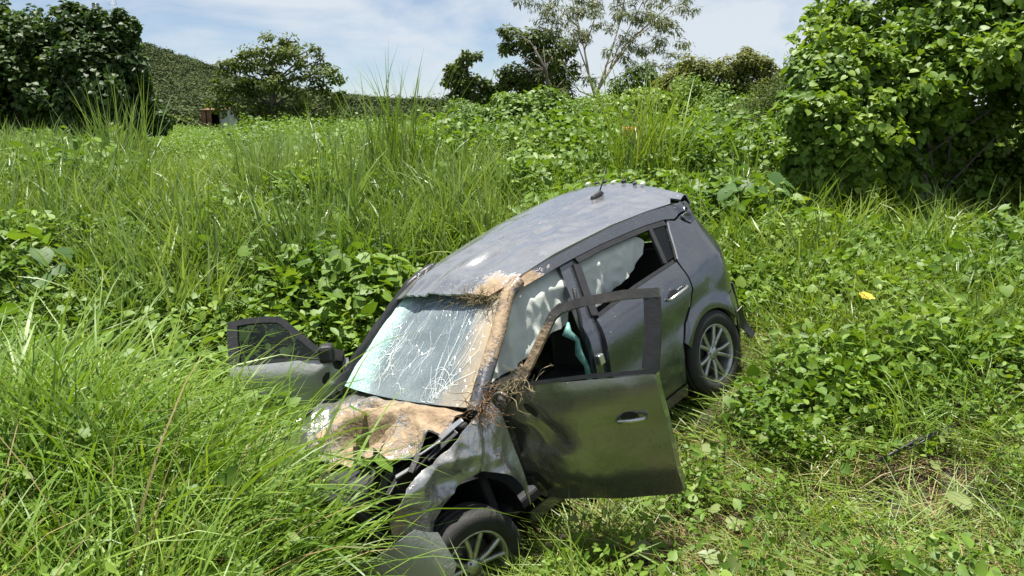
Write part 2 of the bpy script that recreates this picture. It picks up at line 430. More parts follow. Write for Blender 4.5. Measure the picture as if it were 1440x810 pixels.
nz1 = N.new('ShaderNodeTexNoise'); nz1.inputs['Scale'].default_value = 3.2; nz1.inputs['Detail'].default_value = 6; L.new(tcn.outputs['Object'], nz1.inputs['Vector'])
nz2 = N.new('ShaderNodeTexNoise'); nz2.inputs['Scale'].default_value = 70; nz2.inputs['Detail'].default_value = 4; L.new(tcn.outputs['Object'], nz2.inputs['Vector'])
# how shattered: strongest towards the passenger edge (y < -0.45) and along the bottom
edge = _m('MULTIPLY', _m('SUBTRACT', -.33, sep.outputs['Y']), 5.5, True)
bot = _m('MULTIPLY', _m('SUBTRACT', 1.07, sep.outputs['Z']), 5.0, True)
shat = _m('ADD', _m('MAXIMUM', edge, _m('MULTIPLY', bot, .5)), _m('MULTIPLY', _m('SUBTRACT', nz1.outputs['Fac'], .42), .8), True)
lines = _m('ADD', _m('MULTIPLY', fine, _m('ADD', _m('MULTIPLY', shat, .80), .12)), _m('MULTIPLY', med, _m('ADD', _m('MULTIPLY', shat, .4), .08)), True)
grains = _ramp(nz2.outputs['Fac'], .58, .72)
frost = _m('ADD', _m('MULTIPLY', shat, .52), _m('ADD', .34, _m('MULTIPLY', grains, .24)), True)
opac = _m('MAXIMUM', lines, frost, True)
mudz = _m('MULTIPLY', _m('ADD', _m('MULTIPLY', _m('SUBTRACT', sep.outputs['Y'], .40), 3.6), _m('MULTIPLY', _m('SUBTRACT', nz1.outputs['Fac'], .45), 3.0)), .95, True)
gr2 = _m('MULTIPLY', mudz, _m('ADD', .72, _m('MULTIPLY', grains, .28)), True)
tr = N.new('ShaderNodeBsdfTransparent'); tr.inputs['Color'].default_value = (.42, .54, .62, 1)
gl = N.new('ShaderNodeBsdfGlossy'); gl.inputs['Roughness'].default_value = .16; gl.inputs['Color'].default_value = (.9, .95, 1, 1)
bmp = N.new('ShaderNodeBump'); bmp.inputs['Strength'].default_value = .5; bmp.inputs['Distance'].default_value = .01
L.new(_m('ADD', med, nz1.outputs['Fac']), bmp.inputs['Height']); L.new(bmp.outputs['Normal'], gl.inputs['Normal'])
lw = N.new('ShaderNodeFresnel'); lw.inputs['IOR'].default_value = 1.6
g1 = N.new('ShaderNodeMixShader'); L.new(_m('ADD', lw.outputs[0], .10, True), g1.inputs[0]); L.new(tr.outputs[0], g1.inputs[1]); L.new(gl.outputs[0], g1.inputs[2])
df = N.new('ShaderNodeBsdfDiffuse')
dc = N.new('ShaderNodeMix'); dc.data_type = 'RGBA'; dc.inputs['A'].default_value = (.33, .40, .43, 1); dc.inputs['B'].default_value = (.34, .66, .58, 1)
L.new(edge, dc.inputs['Factor'])
dc2 = N.new('ShaderNodeMix'); dc2.data_type = 'RGBA'; dc2.inputs['B'].default_value = (.80, .88, .86, 1); L.new(lines, dc2.inputs['Factor']); L.new(dc.outputs['Result'], dc2.inputs['A'])
L.new(dc2.outputs['Result'], df.inputs['Color'])
g2 = N.new('ShaderNodeMixShader'); L.new(opac, g2.inputs[0]); L.new(g1.outputs[0], g2.inputs[1]); L.new(df.outputs[0], g2.inputs[2])
md = N.new('ShaderNodeBsdfDiffuse'); md.inputs['Color'].default_value = (.44, .34, .22, 1)
g3 = N.new('ShaderNodeMixShader'); L.new(gr2, g3.inputs[0]); L.new(g2.outputs[0], g3.inputs[1]); L.new(md.outputs[0], g3.inputs[2])
L.new(g3.outputs[0], O.inputs['Surface']); N.remove(P)
M['windscreen'] = m
M['crack'] = plain('crack_white', (.82, .88, .87), .5, var=.1)

# ---- body surface
def interp(x, xs, ys): return float(np.interp(x, xs, ys))
ZLX = [-.62, -.29, .0, .39, .98, 1.30, 1.44, 1.56]; ZLZ = [1.375, 1.415, 1.452, 1.485, 1.495, 1.475, 1.452, 1.405]
ZRX = [-.62, -.27, .1, .43, .76, 1.14, 1.37, 1.56]; ZRZ = [1.595, 1.625, 1.622, 1.612, 1.583, 1.538, 1.50, 1.425]
def zL(x): return interp(x, ZLX, ZLZ)
def zR(x): return interp(x, ZRX, ZRZ)
def W(x, z):
    b = .885 - .02 * ((x - 1.0) / 1.6) ** 2
    if x < -.28:
        d = min(1, (-.28 - x) / .36); b -= (1 - math.sqrt(1 - d * d)) * .40
    if x > 2.6:
        d = min(1, (x - 2.6) / .8); b -= (1 - math.sqrt(1 - d * d)) * .35
    t = z - .98; b -= .62 * .5 * (t + math.sqrt(t * t + .003)) - .002
    t = .45 - z; b -= .22 * .5 * (t + math.sqrt(t * t + .002))
    b -= .012 * math.exp(-((z - .70) / .10) ** 2)
    for cx in (0, 2.45):
        d = math.hypot(x - cx, z - .31); b += .016 * math.exp(-((d - .38) / .05) ** 2)
    return b
def nz3(p, s, seed=0): return noise.noise(Vector((p[0] * s + seed, p[1] * s + seed * 1.7, p[2] * s)))
def ridge(p, s, seed=0): return 1 - 2 * abs(nz3(p, s, seed))
def SL(x, z):
    p = Vector((x, W(x, z), z))
    # crumpled rear upper corner
    d = math.hypot(x + .36, z - 1.36)
    p.y += .035 * math.exp(-(d / .12) ** 2) * ridge(p, 9, 3) - .02 * math.exp(-(math.hypot(x + .30, z - 1.30) / .10) ** 2)
    p.y += .004 * nz3(p, 4, 2)
    # shallow dents on the rear quarter
    p.y -= .014 * math.exp(-(math.hypot(x + .18, z - .88) / .10) ** 2) * (1 + .8 * nz3(p, 12, 5))
    return p
def SR(x, z):
    k = (zR(x) - 1.0) / (zL(x) - 1.0)
    return Vector((x, -W(x, z), z if z < 1 else 1 + (z - 1) * k))
def FENDER(x, z):
    p = Vector((x, W(x, z), z))
    f = min(1, max(0, (x - 1.98) / .35))
    p.y += f * (.055 * ridge(p, 3.1, 11) - .04 + .036 * ridge(p, 6.5, 4) + .006 * ridge(p, 13, 7))
    p.x -= f * .05 * (1 + nz3(p, 3, 8))
    p.y -= .06 * math.exp(-(((x - 2.20) + .5 * (z - .8)) / .035) ** 2) * f
    p.z += f * .02 * nz3(p, 5, 9)
    return p
def FENDER_R(x, z):
    p = FENDER(x, z); return Vector((p.x, -p.y, p.z))
def ROOF(x, y):
    u = max(-1, min(1, y / .585)); t = (u + 1) / 2
    t = t * t * (3 - 2 * t) * .35 + t * .65
    z = zR(x) * (1 - t) + zL(x) * t + (.034 + .03 * max(0, min(1, (.2 - x) / .7))) * (1 - u * u)
    p = Vector((x, y, z))
    for yc in (-.30, -.10, .12, .32):   # pressed beads
        z += .006 * math.exp(-((y - yc - .02 * nz3(p, 2, 1)) / .022) ** 2) * max(0, min(1, (1.2 - x) / .3)) * max(0, min(1, (x + .3) / .3))
    a = max(0, min(1, (x - .2) / .8)) * .8 + .2
    e = 1 - u ** 4
    z += e * (.026 * a * ridge((x * .8 + y * .5, y * 1.6, 0), 2.1, 6) + .013 * a * ridge((x + y, y * 1.4, 0), 4.2, 2) + .004 * ridge((x, y * 2, 0), 9, 12) + .003 * nz3((x, y, 0), 11, 5))
    z -= .03 * math.exp(-((x - 1.15) / .22) ** 2 - ((y - .1) / .25) ** 2)
    return Vector((x, y, z))
def HOOD(x, y):
    s = max(0, (x - 2.10)); u = y / .72
    z = .985 - .10 * s - .05 * u * u * (1 - .4 * s)
    p = (x, y, 0)
    a = min(1, s / .22)
    z += a * (.085 * ridge(p, 2.9, 21) + .055 * ridge(p, 5.5, 13) + .009 * ridge(p, 12, 3) - .06)
    z += .09 * math.exp(-(((x - 2.33) + .45 * (y - .35)) / .07) ** 2) * max(0, min(1, (y + .1) / .3)) * a
    z -= max(0, x - 2.62) * .9
    xx = x - a * .04 * nz3(p, 3, 4)
    return Vector((xx, y, z))
def WS(u, v):
    bot = Vector((2.135 - .045 * u * u, .735 * u, .985 - .012 * u))
    top = Vector((1.535 - .03 * u * u, .575 * u, 1.405 - .010 * u))
    p = bot.lerp(top, v)
    nrm = Vector((.57, 0, .82))
    v = float(v); vs = max(0.0, min(1.0, v)); b = .035 * (1 - u * u) * math.sin(math.pi * vs)
    b += .030 * math.exp(-((u + .80) / .16) ** 2) * math.sin(math.pi * min(1, v * 1.02)) - .028 * math.exp(-((u + .48) / .16) ** 2) * (math.sin(math.pi * v) ** .5 if 0 < v < 1 else 0)
    b += (.016 * nz3(p, 3.5, 3) + .008 * ridge(p, 8, 5) - .03 * math.exp(-((u - .1) / .35) ** 2 - ((v - .45) / .3) ** 2)) * math.sin(math.pi * max(0, min(1, v)))
    return p + nrm * b

def inside(pt, poly):
    x, y = pt; c = False; j = len(poly) - 1
    for i in range(len(poly)):
        xi, yi = poly[i]; xj, yj = poly[j]
        if (yi > y) != (yj > y) and x < (xj - xi) * (y - yi) / (yj - yi) + xi: c = not c
        j = i
    return c
def segd(pt, poly):
    x, y = pt; m = 9
    for i in range(len(poly)):
        ax, ay = poly[i - 1]; bx, by = poly[i]; dx, dy = bx - ax, by - ay
        t = max(0, min(1, ((x - ax) * dx + (y - ay) * dy) / (dx * dx + dy * dy + 1e-12)))
        m = min(m, math.hypot(x - ax - t * dx, y - ay - t * dy))
    return m
def panel_mesh(name, poly, fn, mat, outward, step=.035, thick=.012, jitter=0.0):
    P2 = []
    for i in range(len(poly)):
        a = Vector(poly[i]); b = Vector(poly[(i + 1) % len(poly)]); n = max(1, int(math.ceil((b - a).length / step)))
        for k in range(n): P2.append(tuple(a.lerp(b, k / n)))
    nb = len(P2)
    xs = [p[0] for p in poly]; ys = [p[1] for p in poly]
    inner = []
    ny_ = int((max(ys) - min(ys)) / step) + 1; nx_ = int((max(xs) - min(xs)) / step) + 1
    for j in range(ny_ + 1):
        for i in range(nx_ + 1):
            q = (min(xs) + (i + .5 * (j % 2)) * step, min(ys) + j * step)
            if inside(q, P2) and segd(q, P2) > step * .55: inner.append(q)
    vs = [Vector(p) for p in P2 + inner]
    r = delaunay_2d_cdt(vs, [], [list(range(nb))], 1, 1e-6)
    v2, faces = r[0], [f for f in r[2]]
    V = [Vector(fn(v[0], v[1])) for v in v2]
    out_ = Vector(outward)
    s = Vector((0, 0, 0))
    for f in faces: s += (V[f[1]] - V[f[0]]).cross(V[f[2]] - V[f[0]])
    if s.dot(out_) < 0: faces = [tuple(reversed(f)) for f in faces]
    nrm = [Vector((0, 0, 0)) for _ in V]
    cnt = {}
    for f in faces:
        nn = (V[f[1]] - V[f[0]]).cross(V[f[2]] - V[f[0]])
        for i in f: nrm[i] += nn
        for k in range(len(f)):
            e = (f[k], f[(k + 1) % len(f)]); cnt[e] = 1
    n0 = len(V)
    VV = [tuple(v) for v in V] + [tuple(v - n.normalized() * thick) for v, n in zip(V, nrm)]
    FF = [tuple(f) for f in faces] + [tuple(i + n0 for i in reversed(f)) for f in faces]
    Q = []
    for (a, b) in cnt:
        if (b, a) not in cnt:
            o = len(VV); VV += [VV[b], VV[a], VV[a + n0], VV[b + n0]]; Q.append((o, o + 1, o + 2, o + 3))
    return npmesh(name, VV, [np.array(FF), np.array(Q)], mat, True)
def panel(name, poly, fn, mat, parent, outward, step=.035, thick=.012):
    return link(name, panel_mesh(name, poly, fn, mat, outward, step, thick), parent)

car = empty('crashed_car')
car.matrix_world = CARM
tag(car, 'wrecked dark grey hatchback with shattered windscreen lying nose down in the grass', 'car')
LEFT, RIGHT, UP, FWD, BACK = (0, 1, .3), (0, -1, .3), (0, 0, 1), (1, 0, .3), (-1, 0, .2)

def arc(cx, cz, r, a0, a1, n=14):
    return [(cx + r * math.cos(math.radians(a0 + (a1 - a0) * i / n)), cz + r * math.sin(math.radians(a0 + (a1 - a0) * i / n))) for i in range(n + 1)]

# roof
roof = panel('roof', [(1.555, -.57), (1.575, -.2), (1.575, .2), (1.545, .50), (1.43, .575), (.9, .578), (.2, .580), (-.30, .580), (-.42, .5), (-.45, 0), (-.45, -.5), (-.42, -.575), (.4, -.58), (1.2, -.578), (1.45, -.57)], ROOF, M['paint_roof'], car, UP, .03)
tail_top = panel('tailgate_top', [(-.465, -.5), (-.465, 0), (-.435, .5), (-.46, .56), (-.60, .50), (-.635, 0), (-.60, -.52)], lambda x, y: ROOF(x, y) - Vector((0, 0, .006)), M['paint_roof'], car, UP, .03)
# side panels, driver side then passenger side
arch = arc(0, .30, .352, 20, 160)
rail = [(1.50, 1.395), (1.38, 1.412), (.947, 1.418), (.60, 1.413), (.346, 1.397), (.10, 1.378), (-.10, 1.350), (-.20, 1.32), (-.26, 1.33), (-.36, 1.34), (-.42, 1.395), (-.29, 1.408), (.0, 1.445), (.39, 1.477), (.98, 1.487), (1.30, 1.467), (1.47, 1.435)]
door_r = [(1.045, 1.055), (.60, 1.080), (.105, 1.083), (.108, 1.03), (.10, .95), (.10, .87), (.17, .775), (.28, .68), (.365, .56), (.405, .42), (.415, .285), (1.09, .275), (1.10, .70)]
quarter = [(.085, 1.086), (.02, 1.17), (-.075, 1.29), (-.115, 1.335), (-.19, 1.305), (-.26, 1.315), (-.36, 1.325), (-.43, 1.385), (-.47, 1.37), (-.56, 1.1), (-.60, .80), (-.60, .66), (-.34, .66)] + [p for p in arc(0, .30, .352, 152, 24) if p[1] > .45] + [(.34, .56), (.26, .665), (.155, .757), (.082, .862), (.085, .95), (.092, 1.03)]
bumper_r = [(-.335, .648), (-.62, .648), (-.635, .45), (-.60, .26), (-.36, .24), (-.352, .32), (-.34, .42)] 
sill = [(.40, .262), (.40, .18), (2.02, .18), (2.02, .262)]
bpil = [(.99, 1.405), (.865, 1.405), (.96, 1.21), (1.032, 1.05), (1.085, .70), (1.075, .27), (1.20, .27), (1.20, .70), (1.155, 1.05), (1.07, 1.25)]
for S, SGN, OUTW in ((SL, 1, LEFT), (SR, -1, RIGHT)):
    panel('roof_rail', rail, S, M['paint'], car, OUTW, .03)
    rd = panel('rear_door', door_r, S, M['paint'], car, OUTW, .035, .03)
    # window frame strips of the rear door
    def strip(name, pts, wid, mat, par, off=-.004, S=S, OUTW=OUTW):
        poly = []
        L_ = [Vector(p) for p in pts]; nn = []
        for i, p in enumerate(L_):
            d = (L_[min(i + 1, len(L_) - 1)] - L_[max(i - 1, 0)]).normalized(); nn.append(Vector((-d.y, d.x)))
        poly = [tuple(p + n * wid / 2) for p, n in zip(L_, nn)] + [tuple(p - n * wid / 2) for p, n in reversed(list(zip(L_, nn)))]
        f = lambda x, z: (S(x, z) + Vector((0, off if S is SL else -off, 0)))
        return panel(name, poly, f, mat, par, OUTW, .03, .022)
    strip('window_frame', [(.855, 1.395), (.60, 1.393), (.346, 1.377), (.10, 1.357), (-.09, 1.328)], .034, M['black'], rd)
    strip('window_frame', [(.875, 1.375), (.965, 1.215), (1.030, 1.075)], .055, M['black'], rd)
    strip('belt_moulding', [(1.02, 1.068), (.60, 1.094), (.12, 1.097)], .022, M['black'], rd, .002)
    strip('window_divider', [(.08, 1.352), (.20, 1.11)], .035, M['black'], rd)
    # quarter glass and trim
    panel('quarter_glass', [(.06, 1.335), (-.075, 1.315), (-.045, 1.27), (.075, 1.112), (.165, 1.112)], lambda x, z, S=S: S(x, z) + Vector((0, -.016 if S is SL else .016, 0)), M['side_glass'], car, OUTW, .04, .004)
    strip('window_trim', [(-.105, 1.322), (-.062, 1.275), (.02, 1.165), (.078, 1.095)], .014, M['chrome'], car, .004)
    panel('rear_quarter', quarter, S, M['paint'], car, OUTW, .03)
    panel('rear_bumper_side', bumper_r, S, M['paint'], car, OUTW, .035)
    panel('sill', sill, S, M['black'] if SGN < 0 else M['paint'], car, OUTW, .05)
    panel('door_pillar', bpil, lambda x, z, S=S: S(x, z) + Vector((0, -.03 if S is SL else .03, 0)), M['paint'], car, OUTW, .04, .05)
    # wheel arch liners
    for cx, rr in ((0, .36), (2.42, .375)):
        V, F = [], []
        na = 16
        for i in range(na + 1):
            a = math.radians(-5 + 190 * i / na)
            for yy in (.83, .55):
                V.append((cx + rr * math.cos(a), SGN * yy, .30 + rr * math.sin(a)))
        for i in range(na): F.append((2 * i, 2 * i + 1, 2 * i + 3, 2 * i + 2))
        link('wheel_arch_liner', npmesh('wheel_arch_liner', V, [np.array(F)], M['black'], True), car)
    hp = [(.385, .908), (.27, .914), (.15, .918)]
    rec = panel('handle_recess_shade', [(.315 + .055 * math.cos(t), .915 + .036 * math.sin(t)) for t in np.linspace(0, 2 * math.pi, 17)[:-1]], lambda x, z, S=S: S(x, z) + Vector((0, .003 if S is SL else -.003, 0)), M['black'], rd, OUTW, .02, .006)  # black oval laid on the skin, painted shade of the handle hollow
    tubes('door_handle', [([S(x, z) + Vector((0, SGN * o, 0)) for x, z, o in ((.395, .905, .006), (.375, .908, .03), (.28, .914, .036), (.18, .918, .032), (.155, .919, .006))], [.010, .012, .013, .012, .010])], M['chrome'], rd, 8)

# crumpled rear upper corner cap
panel('pillar_cap', [(-.26, 1.318), (-.36, 1.328), (-.43, 1.388), (-.50, 1.36), (-.42, 1.27), (-.32, 1.25)], lambda x, z: SL(x, z) + Vector((0, .008 + .02 * ridge((x, 0, z), 14, 2), .01 * nz3((x, 0, z), 18, 1))), M['paint'], car, LEFT, .02)
# rear loading door and lamps
def BACKF(y, z):
    u = y / .62
    t = (u + 1) / 2
    zt = z if z < 1.0 else 1 + (z - 1) * (1 - t * .36)
    return Vector((-.66 - .02 * (1 - u * u) + max(0, z - .95) * .06 + .01 * nz3((y, z, 0), 4, 4), y, zt))
tg = panel('tailgate', [(-.56, .62), (.56, .62), (.58, 1.02), (-.58, 1.02)], BACKF, M['paint'], car, BACK, .05)
panel('rear_window', [(-.50, 1.03), (.50, 1.03), (.42, 1.46), (-.42, 1.46)], BACKF, M['side_glass'], tg, BACK, .06, .005)
panel('window_surround', [(-.52, 1.47), (.52, 1.47), (.50, 1.58), (-.50, 1.58)], BACKF, M['paint'], tg, BACK, .05)
panel('rear_bumper', [(-.66, .25), (.66, .25), (.66, .60), (-.66, .60)], lambda y, z: BACKF(y, z) - Vector((.05, 0, 0)), M['paint'], car, BACK, .05)
for s in (-1, 1):
    panel('tail_lamp', [(s * .42, 1.05), (s * .51, 1.05), (s * .47, 1.42), (s * .39, 1.42)], lambda y, z: BACKF(y, z) - Vector((.012, 0, 0)), M['lamp_red'], car, BACK, .05)

# spoiler mounts left along the rear edge of the roof
for i, (yy, h) in enumerate([(-.46, .03), (-.36, .022), (-.27, .03), (-.17, .02), (-.06, .035), (.05, .025), (.13, .03)]):
    p = ROOF(-.60, yy)
    rbox('spoiler_clip', p + Vector((0, 0, h / 2)), (.04, .035, h * .8), M['black'] if i % 3 else M['cloth'], car, .006, rot=(0, .2, .3 * (i % 3)))
# aerial
ant = tubes('aerial', [([ROOF(-.215, 0) + Vector((0, 0, .03)), Vector((-.30, .0, 1.69)), Vector((-.37, 0, 1.775))], [.007, .005, .003])], M['black'], car, 6)
p = ROOF(-.19, 0)
rbox('aerial_base', p + Vector((.02, 0, .018)), (.16, .055, .04), M['black'], ant, .014, rot=(0, .12, 0), taper=(.7, .5))

# windscreen
ws = panel('windscreen', [(-1, 0), (-.5, 0), (0, 0), (.5, 0), (.97, 0), (.98, .5), (.97, 1.08), (.5, 1.09), (0, 1.09), (-.5, 1.09), (-1, 1.08), (-1.03, .5)], WS, M['windscreen'], car, FWD, .045, .005)
r2 = random.Random(3)
V, F = [], []
def crack(pts, w):
    P3 = [WS(u, v) + Vector((.57, 0, .82)) * .004 for u, v in pts]
    for i in range(len(P3) - 1):
        d = (P3[i + 1] - P3[i]).normalized(); s = d.cross(Vector((.57, 0, .82))).normalized() * w * .5
        o = len(V); V.extend([tuple(P3[i] - s), tuple(P3[i] + s), tuple(P3[i + 1] + s), tuple(P3[i + 1] - s)]); F.append((o, o + 1, o + 2, o + 3))
def walk(u, v, ang, n, st, w, wob=.35, br=.12, depth=0):
    pts = [(u, v)]; a = ang
    for i in range(n):
        a += r2.gauss(0, wob) - .15 * (a - ang)
        u += math.cos(a) * st; v += math.sin(a) * st * 1.45
        if not (-.99 < u < .95 and .01 < v < .985): break
        pts.append((u, v))
        if depth < 2 and r2.random() < br: walk(u, v, a + r2.choice((-1, 1)) * r2.uniform(.4, 1.0), max(3, n // 2), st, w * .7, wob, br * .7, depth + 1)
    if len(pts) > 1: crack(pts, w)
for k in range(12): walk(.56 + r2.uniform(-.07, .05), .05, math.radians(35 + 8.5 * k + r2.uniform(-6, 6)), r2.randint(4, 14), .065, r2.uniform(.0010, .0022), .12, .12)
for k in range(5): walk(r2.uniform(-.1, .75), .98, math.radians(-98 + r2.uniform(-16, 16)), r2.randint(8, 18), .045, r2.uniform(.0009, .0017), .2, .04)
for k in range(14): walk(r2.uniform(-.62, -.45), r2.uniform(.05, .9), math.radians(r2.uniform(-60, 60)), r2.randint(5, 14), .035, r2.uniform(.0015, .003), .5, .25)
for k in range(34): walk(r2.uniform(-.98, -.6), r2.uniform(.02, .97), math.radians(r2.uniform(0, 360)), r2.randint(4, 10), .03, r2.uniform(.0015, .003), .6, .3)
for k in range(7): walk(r2.uniform(-.5, .3), r2.uniform(.05, .3), math.radians(r2.uniform(20, 110)), r2.randint(4, 12), .04, r2.uniform(.0015, .0026), .45, .2)
for ring in range(7):
    rr_ = .03 + .028 * ring; a0 = r2.uniform(0, 2); n_ = r2.randint(5, 11)
    crack([(max(-.97, min(.95, .56 + rr_ * math.cos(a0 + .35 * q) * r2.uniform(.85, 1.15))), max(.012, .06 + rr_ * 1.3 * math.sin(a0 + .35 * q) * r2.uniform(.85, 1.15))) for q in range(n_)], .002)
tag(link('crack', npmesh('crack', V, [np.array(F)], M['crack']), ws), kind='stuff')
# mirror button still glued to the glass, seen through it
rbox('mirror_base', WS(-.05, .86) - Vector((.57, 0, .82)) * .03, (.05, .05, .02), M['chrome'], ws, .006, rot=(0, .9, 0))

# windscreen pillars: muddy driver side, black crumpled passenger side
def pillar(name, path, wid, hei, mat, amp, seed, nseg=22):
    pts = []
    for i in range(nseg + 1):
        t = i / nseg * (len(path) - 1); k = min(int(t), len(path) - 2); pts.append(Vector(path[k]).lerp(Vector(path[k + 1]), t - k))
    V, F = [], []
    prof = [(-.5, -.5), (-.5, .2), (-.3, .5), (.2, .5), (.5, .25), (.5, -.3), (.3, -.5)]
    n = len(prof)
    for i, p in enumerate(pts):
        d = (pts[min(i + 1, nseg)] - pts[max(i - 1, 0)]).normalized(); s = d.cross(Vector((.5, 0, .85))).normalized(); t = s.cross(d).normalized()
        if s.y < 0: s = -s
        if t.z < 0: t = -t
        for a, b in prof:
            q = p + s * a * wid + t * b * hei
            q += (s + t) * amp * ridge(q, 8, seed)
            V.append(tuple(q))
    for i in range(nseg):
        for k in range(n): F.append((i * n + k, i * n + (k + 1) % n, (i + 1) * n + (k + 1) % n, (i + 1) * n + k))
    return link(name, npmesh(name, V, [np.array(F)], mat, True), car)
pillar('windscreen_pillar', [(2.12, .795, .965), (2.0, .77, 1.06), (1.72, .685, 1.245), (1.49, .60, 1.405), (1.36, .585, 1.45)], .085, .075, M['paint_pillar'], .006, 3)
pillar('windscreen_pillar', [(2.12, -.785, .965), (1.98, -.77, 1.08), (1.72, -.675, 1.27), (1.50, -.60, 1.42), (1.38, -.585, 1.49), (1.15, -.582, 1.525)], .075, .06, M['black'], .014, 8)
# torn black trim along the passenger side of the roof front
for i in range(5):
    a = Vector((1.50 - .03 * i, -.53 + .012 * i, 1.425 + .012 * i)); b = Vector((1.22 - .02 * i, -.575 + .006 * i, 1.55))
    m_ = a.lerp(b, .5) + Vector((.02 * (-1) ** i, .012 * i - .02, .02 + .01 * (i % 2)))
    tubes('torn_trim', [([a, m_, b], [.010, .016, .007])], M['black'] if i % 2 == 0 else M['paint'], car, 6)

# bonnet, wings and front end
bonnet = panel('bonnet', [(2.10, -.70), (2.15, -.3), (2.155, .2), (2.10, .67), (2.28, .70), (2.46, .68), (2.58, .60), (2.62, .40), (2.70, .1), (2.78, -.3), (2.80, -.66), (2.4, -.71)], HOOD, M['paint_hood'], car, UP, .018, .010)
panel('cowl_trim', [(2.085, -.72), (2.155, -.3), (2.16, .3), (2.09, .72), (2.03, .75), (2.09, .3), (2.09, -.3), (2.02, -.75)], lambda x, y: Vector((x, y, .968 - .04 * (y / .7) ** 2)), M['black'], car, UP, .05, .02)
farch = arc(2.40, .30, .385, 178, 14, 20)
fender = [(2.015, 1.00), (1.995, .70), (2.005, .32)] + [p for p in farch] + [(2.86, .44), (2.90, .60), (2.86, .76), (2.74, .86), (2.50, .90), (2.25, .955)]
panel('front_wing', fender, FENDER, M['paint_fender'], car, LEFT, .017, .008)
panel('front_wing', fender, FENDER_R, M['paint_fender'], car, RIGHT, .04, .010)
eng = rbox('engine', (2.55, .05, .62), (.55, .8, .40), M['interior'], car, .05)
for i in range(10):
    y0 = -.5 + .11 * i
    tubes('hose', [([(2.45 + .05 * (i % 3), y0, .80), (2.62, y0 + .08, .86 - .03 * (i % 2)), (2.80, y0 + .03, .66)], [.02, .024, .02])], M['black'], eng, 6)
rbox('radiator_support', (2.86, 0, .62), (.07, 1.15, .42), M['black'], car, .02, rot=(0, .25, .08))
rbox('bumper_beam', (2.95, -.05, .50), (.08, 1.2, .13), M['disc'], car, .02, rot=(0, .1, .1))
# headlamp remains: slats and shards beside the bonnet edge
for i, (x, y, z, l, ry, rz, mt) in enumerate([(2.26, .735, .935, .16, .25, -.35, 'chrome'), (2.33, .74, .92, .15, .3, -.3, 'chrome'), (2.42, .73, .905, .13, .2, -.45, 'silver_and_lit_door'), (2.52, .70, .87, .12, .5, .2, 'black'), (2.58, .66, .84, .10, .2, -.6, 'silver_and_lit_door'), (2.47, .72, .86, .20, .35, -.2, 'black'), (2.36, .755, .89, .22, .3, -.25, 'black'), (2.66, .64, .80, .12, .3, .3, 'black')]):
    rbox('lamp_shard', (x, y, z), (l, .035, .012), M[mt], car, .004, rot=(.5 * (i % 3 - 1), ry, rz))
# loose bumper corner hanging by the front wheel
def BUMP(s, z):
    a = s * 1.5
    return Vector((2.72 + .34 * math.sin(a) + .02 * nz3((s, z, 0), 4, 2), .97 - .34 * (1 - math.cos(a)) - .25 * (z - .3) ** 2 * 4 * .3, z + .15 + .03 * nz3((s, z, 0), 3, 7)))
bc = panel('bumper_corner', [(-.10, .44), (.1, .52), (.5, .50), (.95, .46), (1.0, .2), (.6, .1), (.1, .12), (-.15, .22)], BUMP, M['silver_and_lit_door'], car, (.3, 1, 0), .03, .006)
# plastic arch flap torn off behind the rear wheel
panel('arch_flap', [(0, 0), (.10, .02), (.17, -.18), (.20, -.36), (.12, -.38), (.05, -.2)], lambda a, b: Vector((-.30 - a * .75 - .05, .88 + .03 * math.sin(b * 9), .50 + b * .7)), M['black'], car, LEFT, .03, .006)

# floor, bulkhead, dash, seats
rbox('floor_pan', (1.05, 0, .26), (3.2, 1.45, .08), M['interior'], car, .02)
rbox('bulkhead', (2.16, 0, .60), (.06, 1.45, .62), M['interior'], car, .02)
rbox('load_floor', (-.25, 0, .55), (.65, 1.1, .10), M['interior'], car, .03)
d = rbox('dashboard', (1.86, 0, .86), (.42, 1.38, .24), M['interior'], car, .07)
V, F = [], []
wheel_path = [Vector((1.60 + .03 * math.cos(t), .38 + .18 * math.sin(t), .92 + .18 * math.cos(t))) for t in np.linspace(0, 2 * math.pi, 25)]
sw = tubes('steering_wheel', [(wheel_path, [.016] * 25)], M['black'], car, 6)
rbox('hub', (1.62, .38, .91), (.06, .14, .12), M['black'], sw, .02)
for y in (.38, -.38):
    st = rbox('seat', (1.10, y, .52), (.52, .50, .20), M['interior'], car, .06)
    rbox('backrest', (.80, y, .86), (.18, .48, .60), M['interior'], st, .07, rot=(0, -.3, 0))
    rbox('headrest', (.70, y, 1.22), (.11, .27, .18), M['interior'], st, .05, rot=(0, -.2, 0))
st = rbox('rear_seat', (.22, 0, .55), (.50, 1.20, .18), M['interior'], car, .05)
rbox('backrest', (-.06, 0, .86), (.16, 1.15, .56), M['interior'], st, .06, rot=(0, -.3, 0))

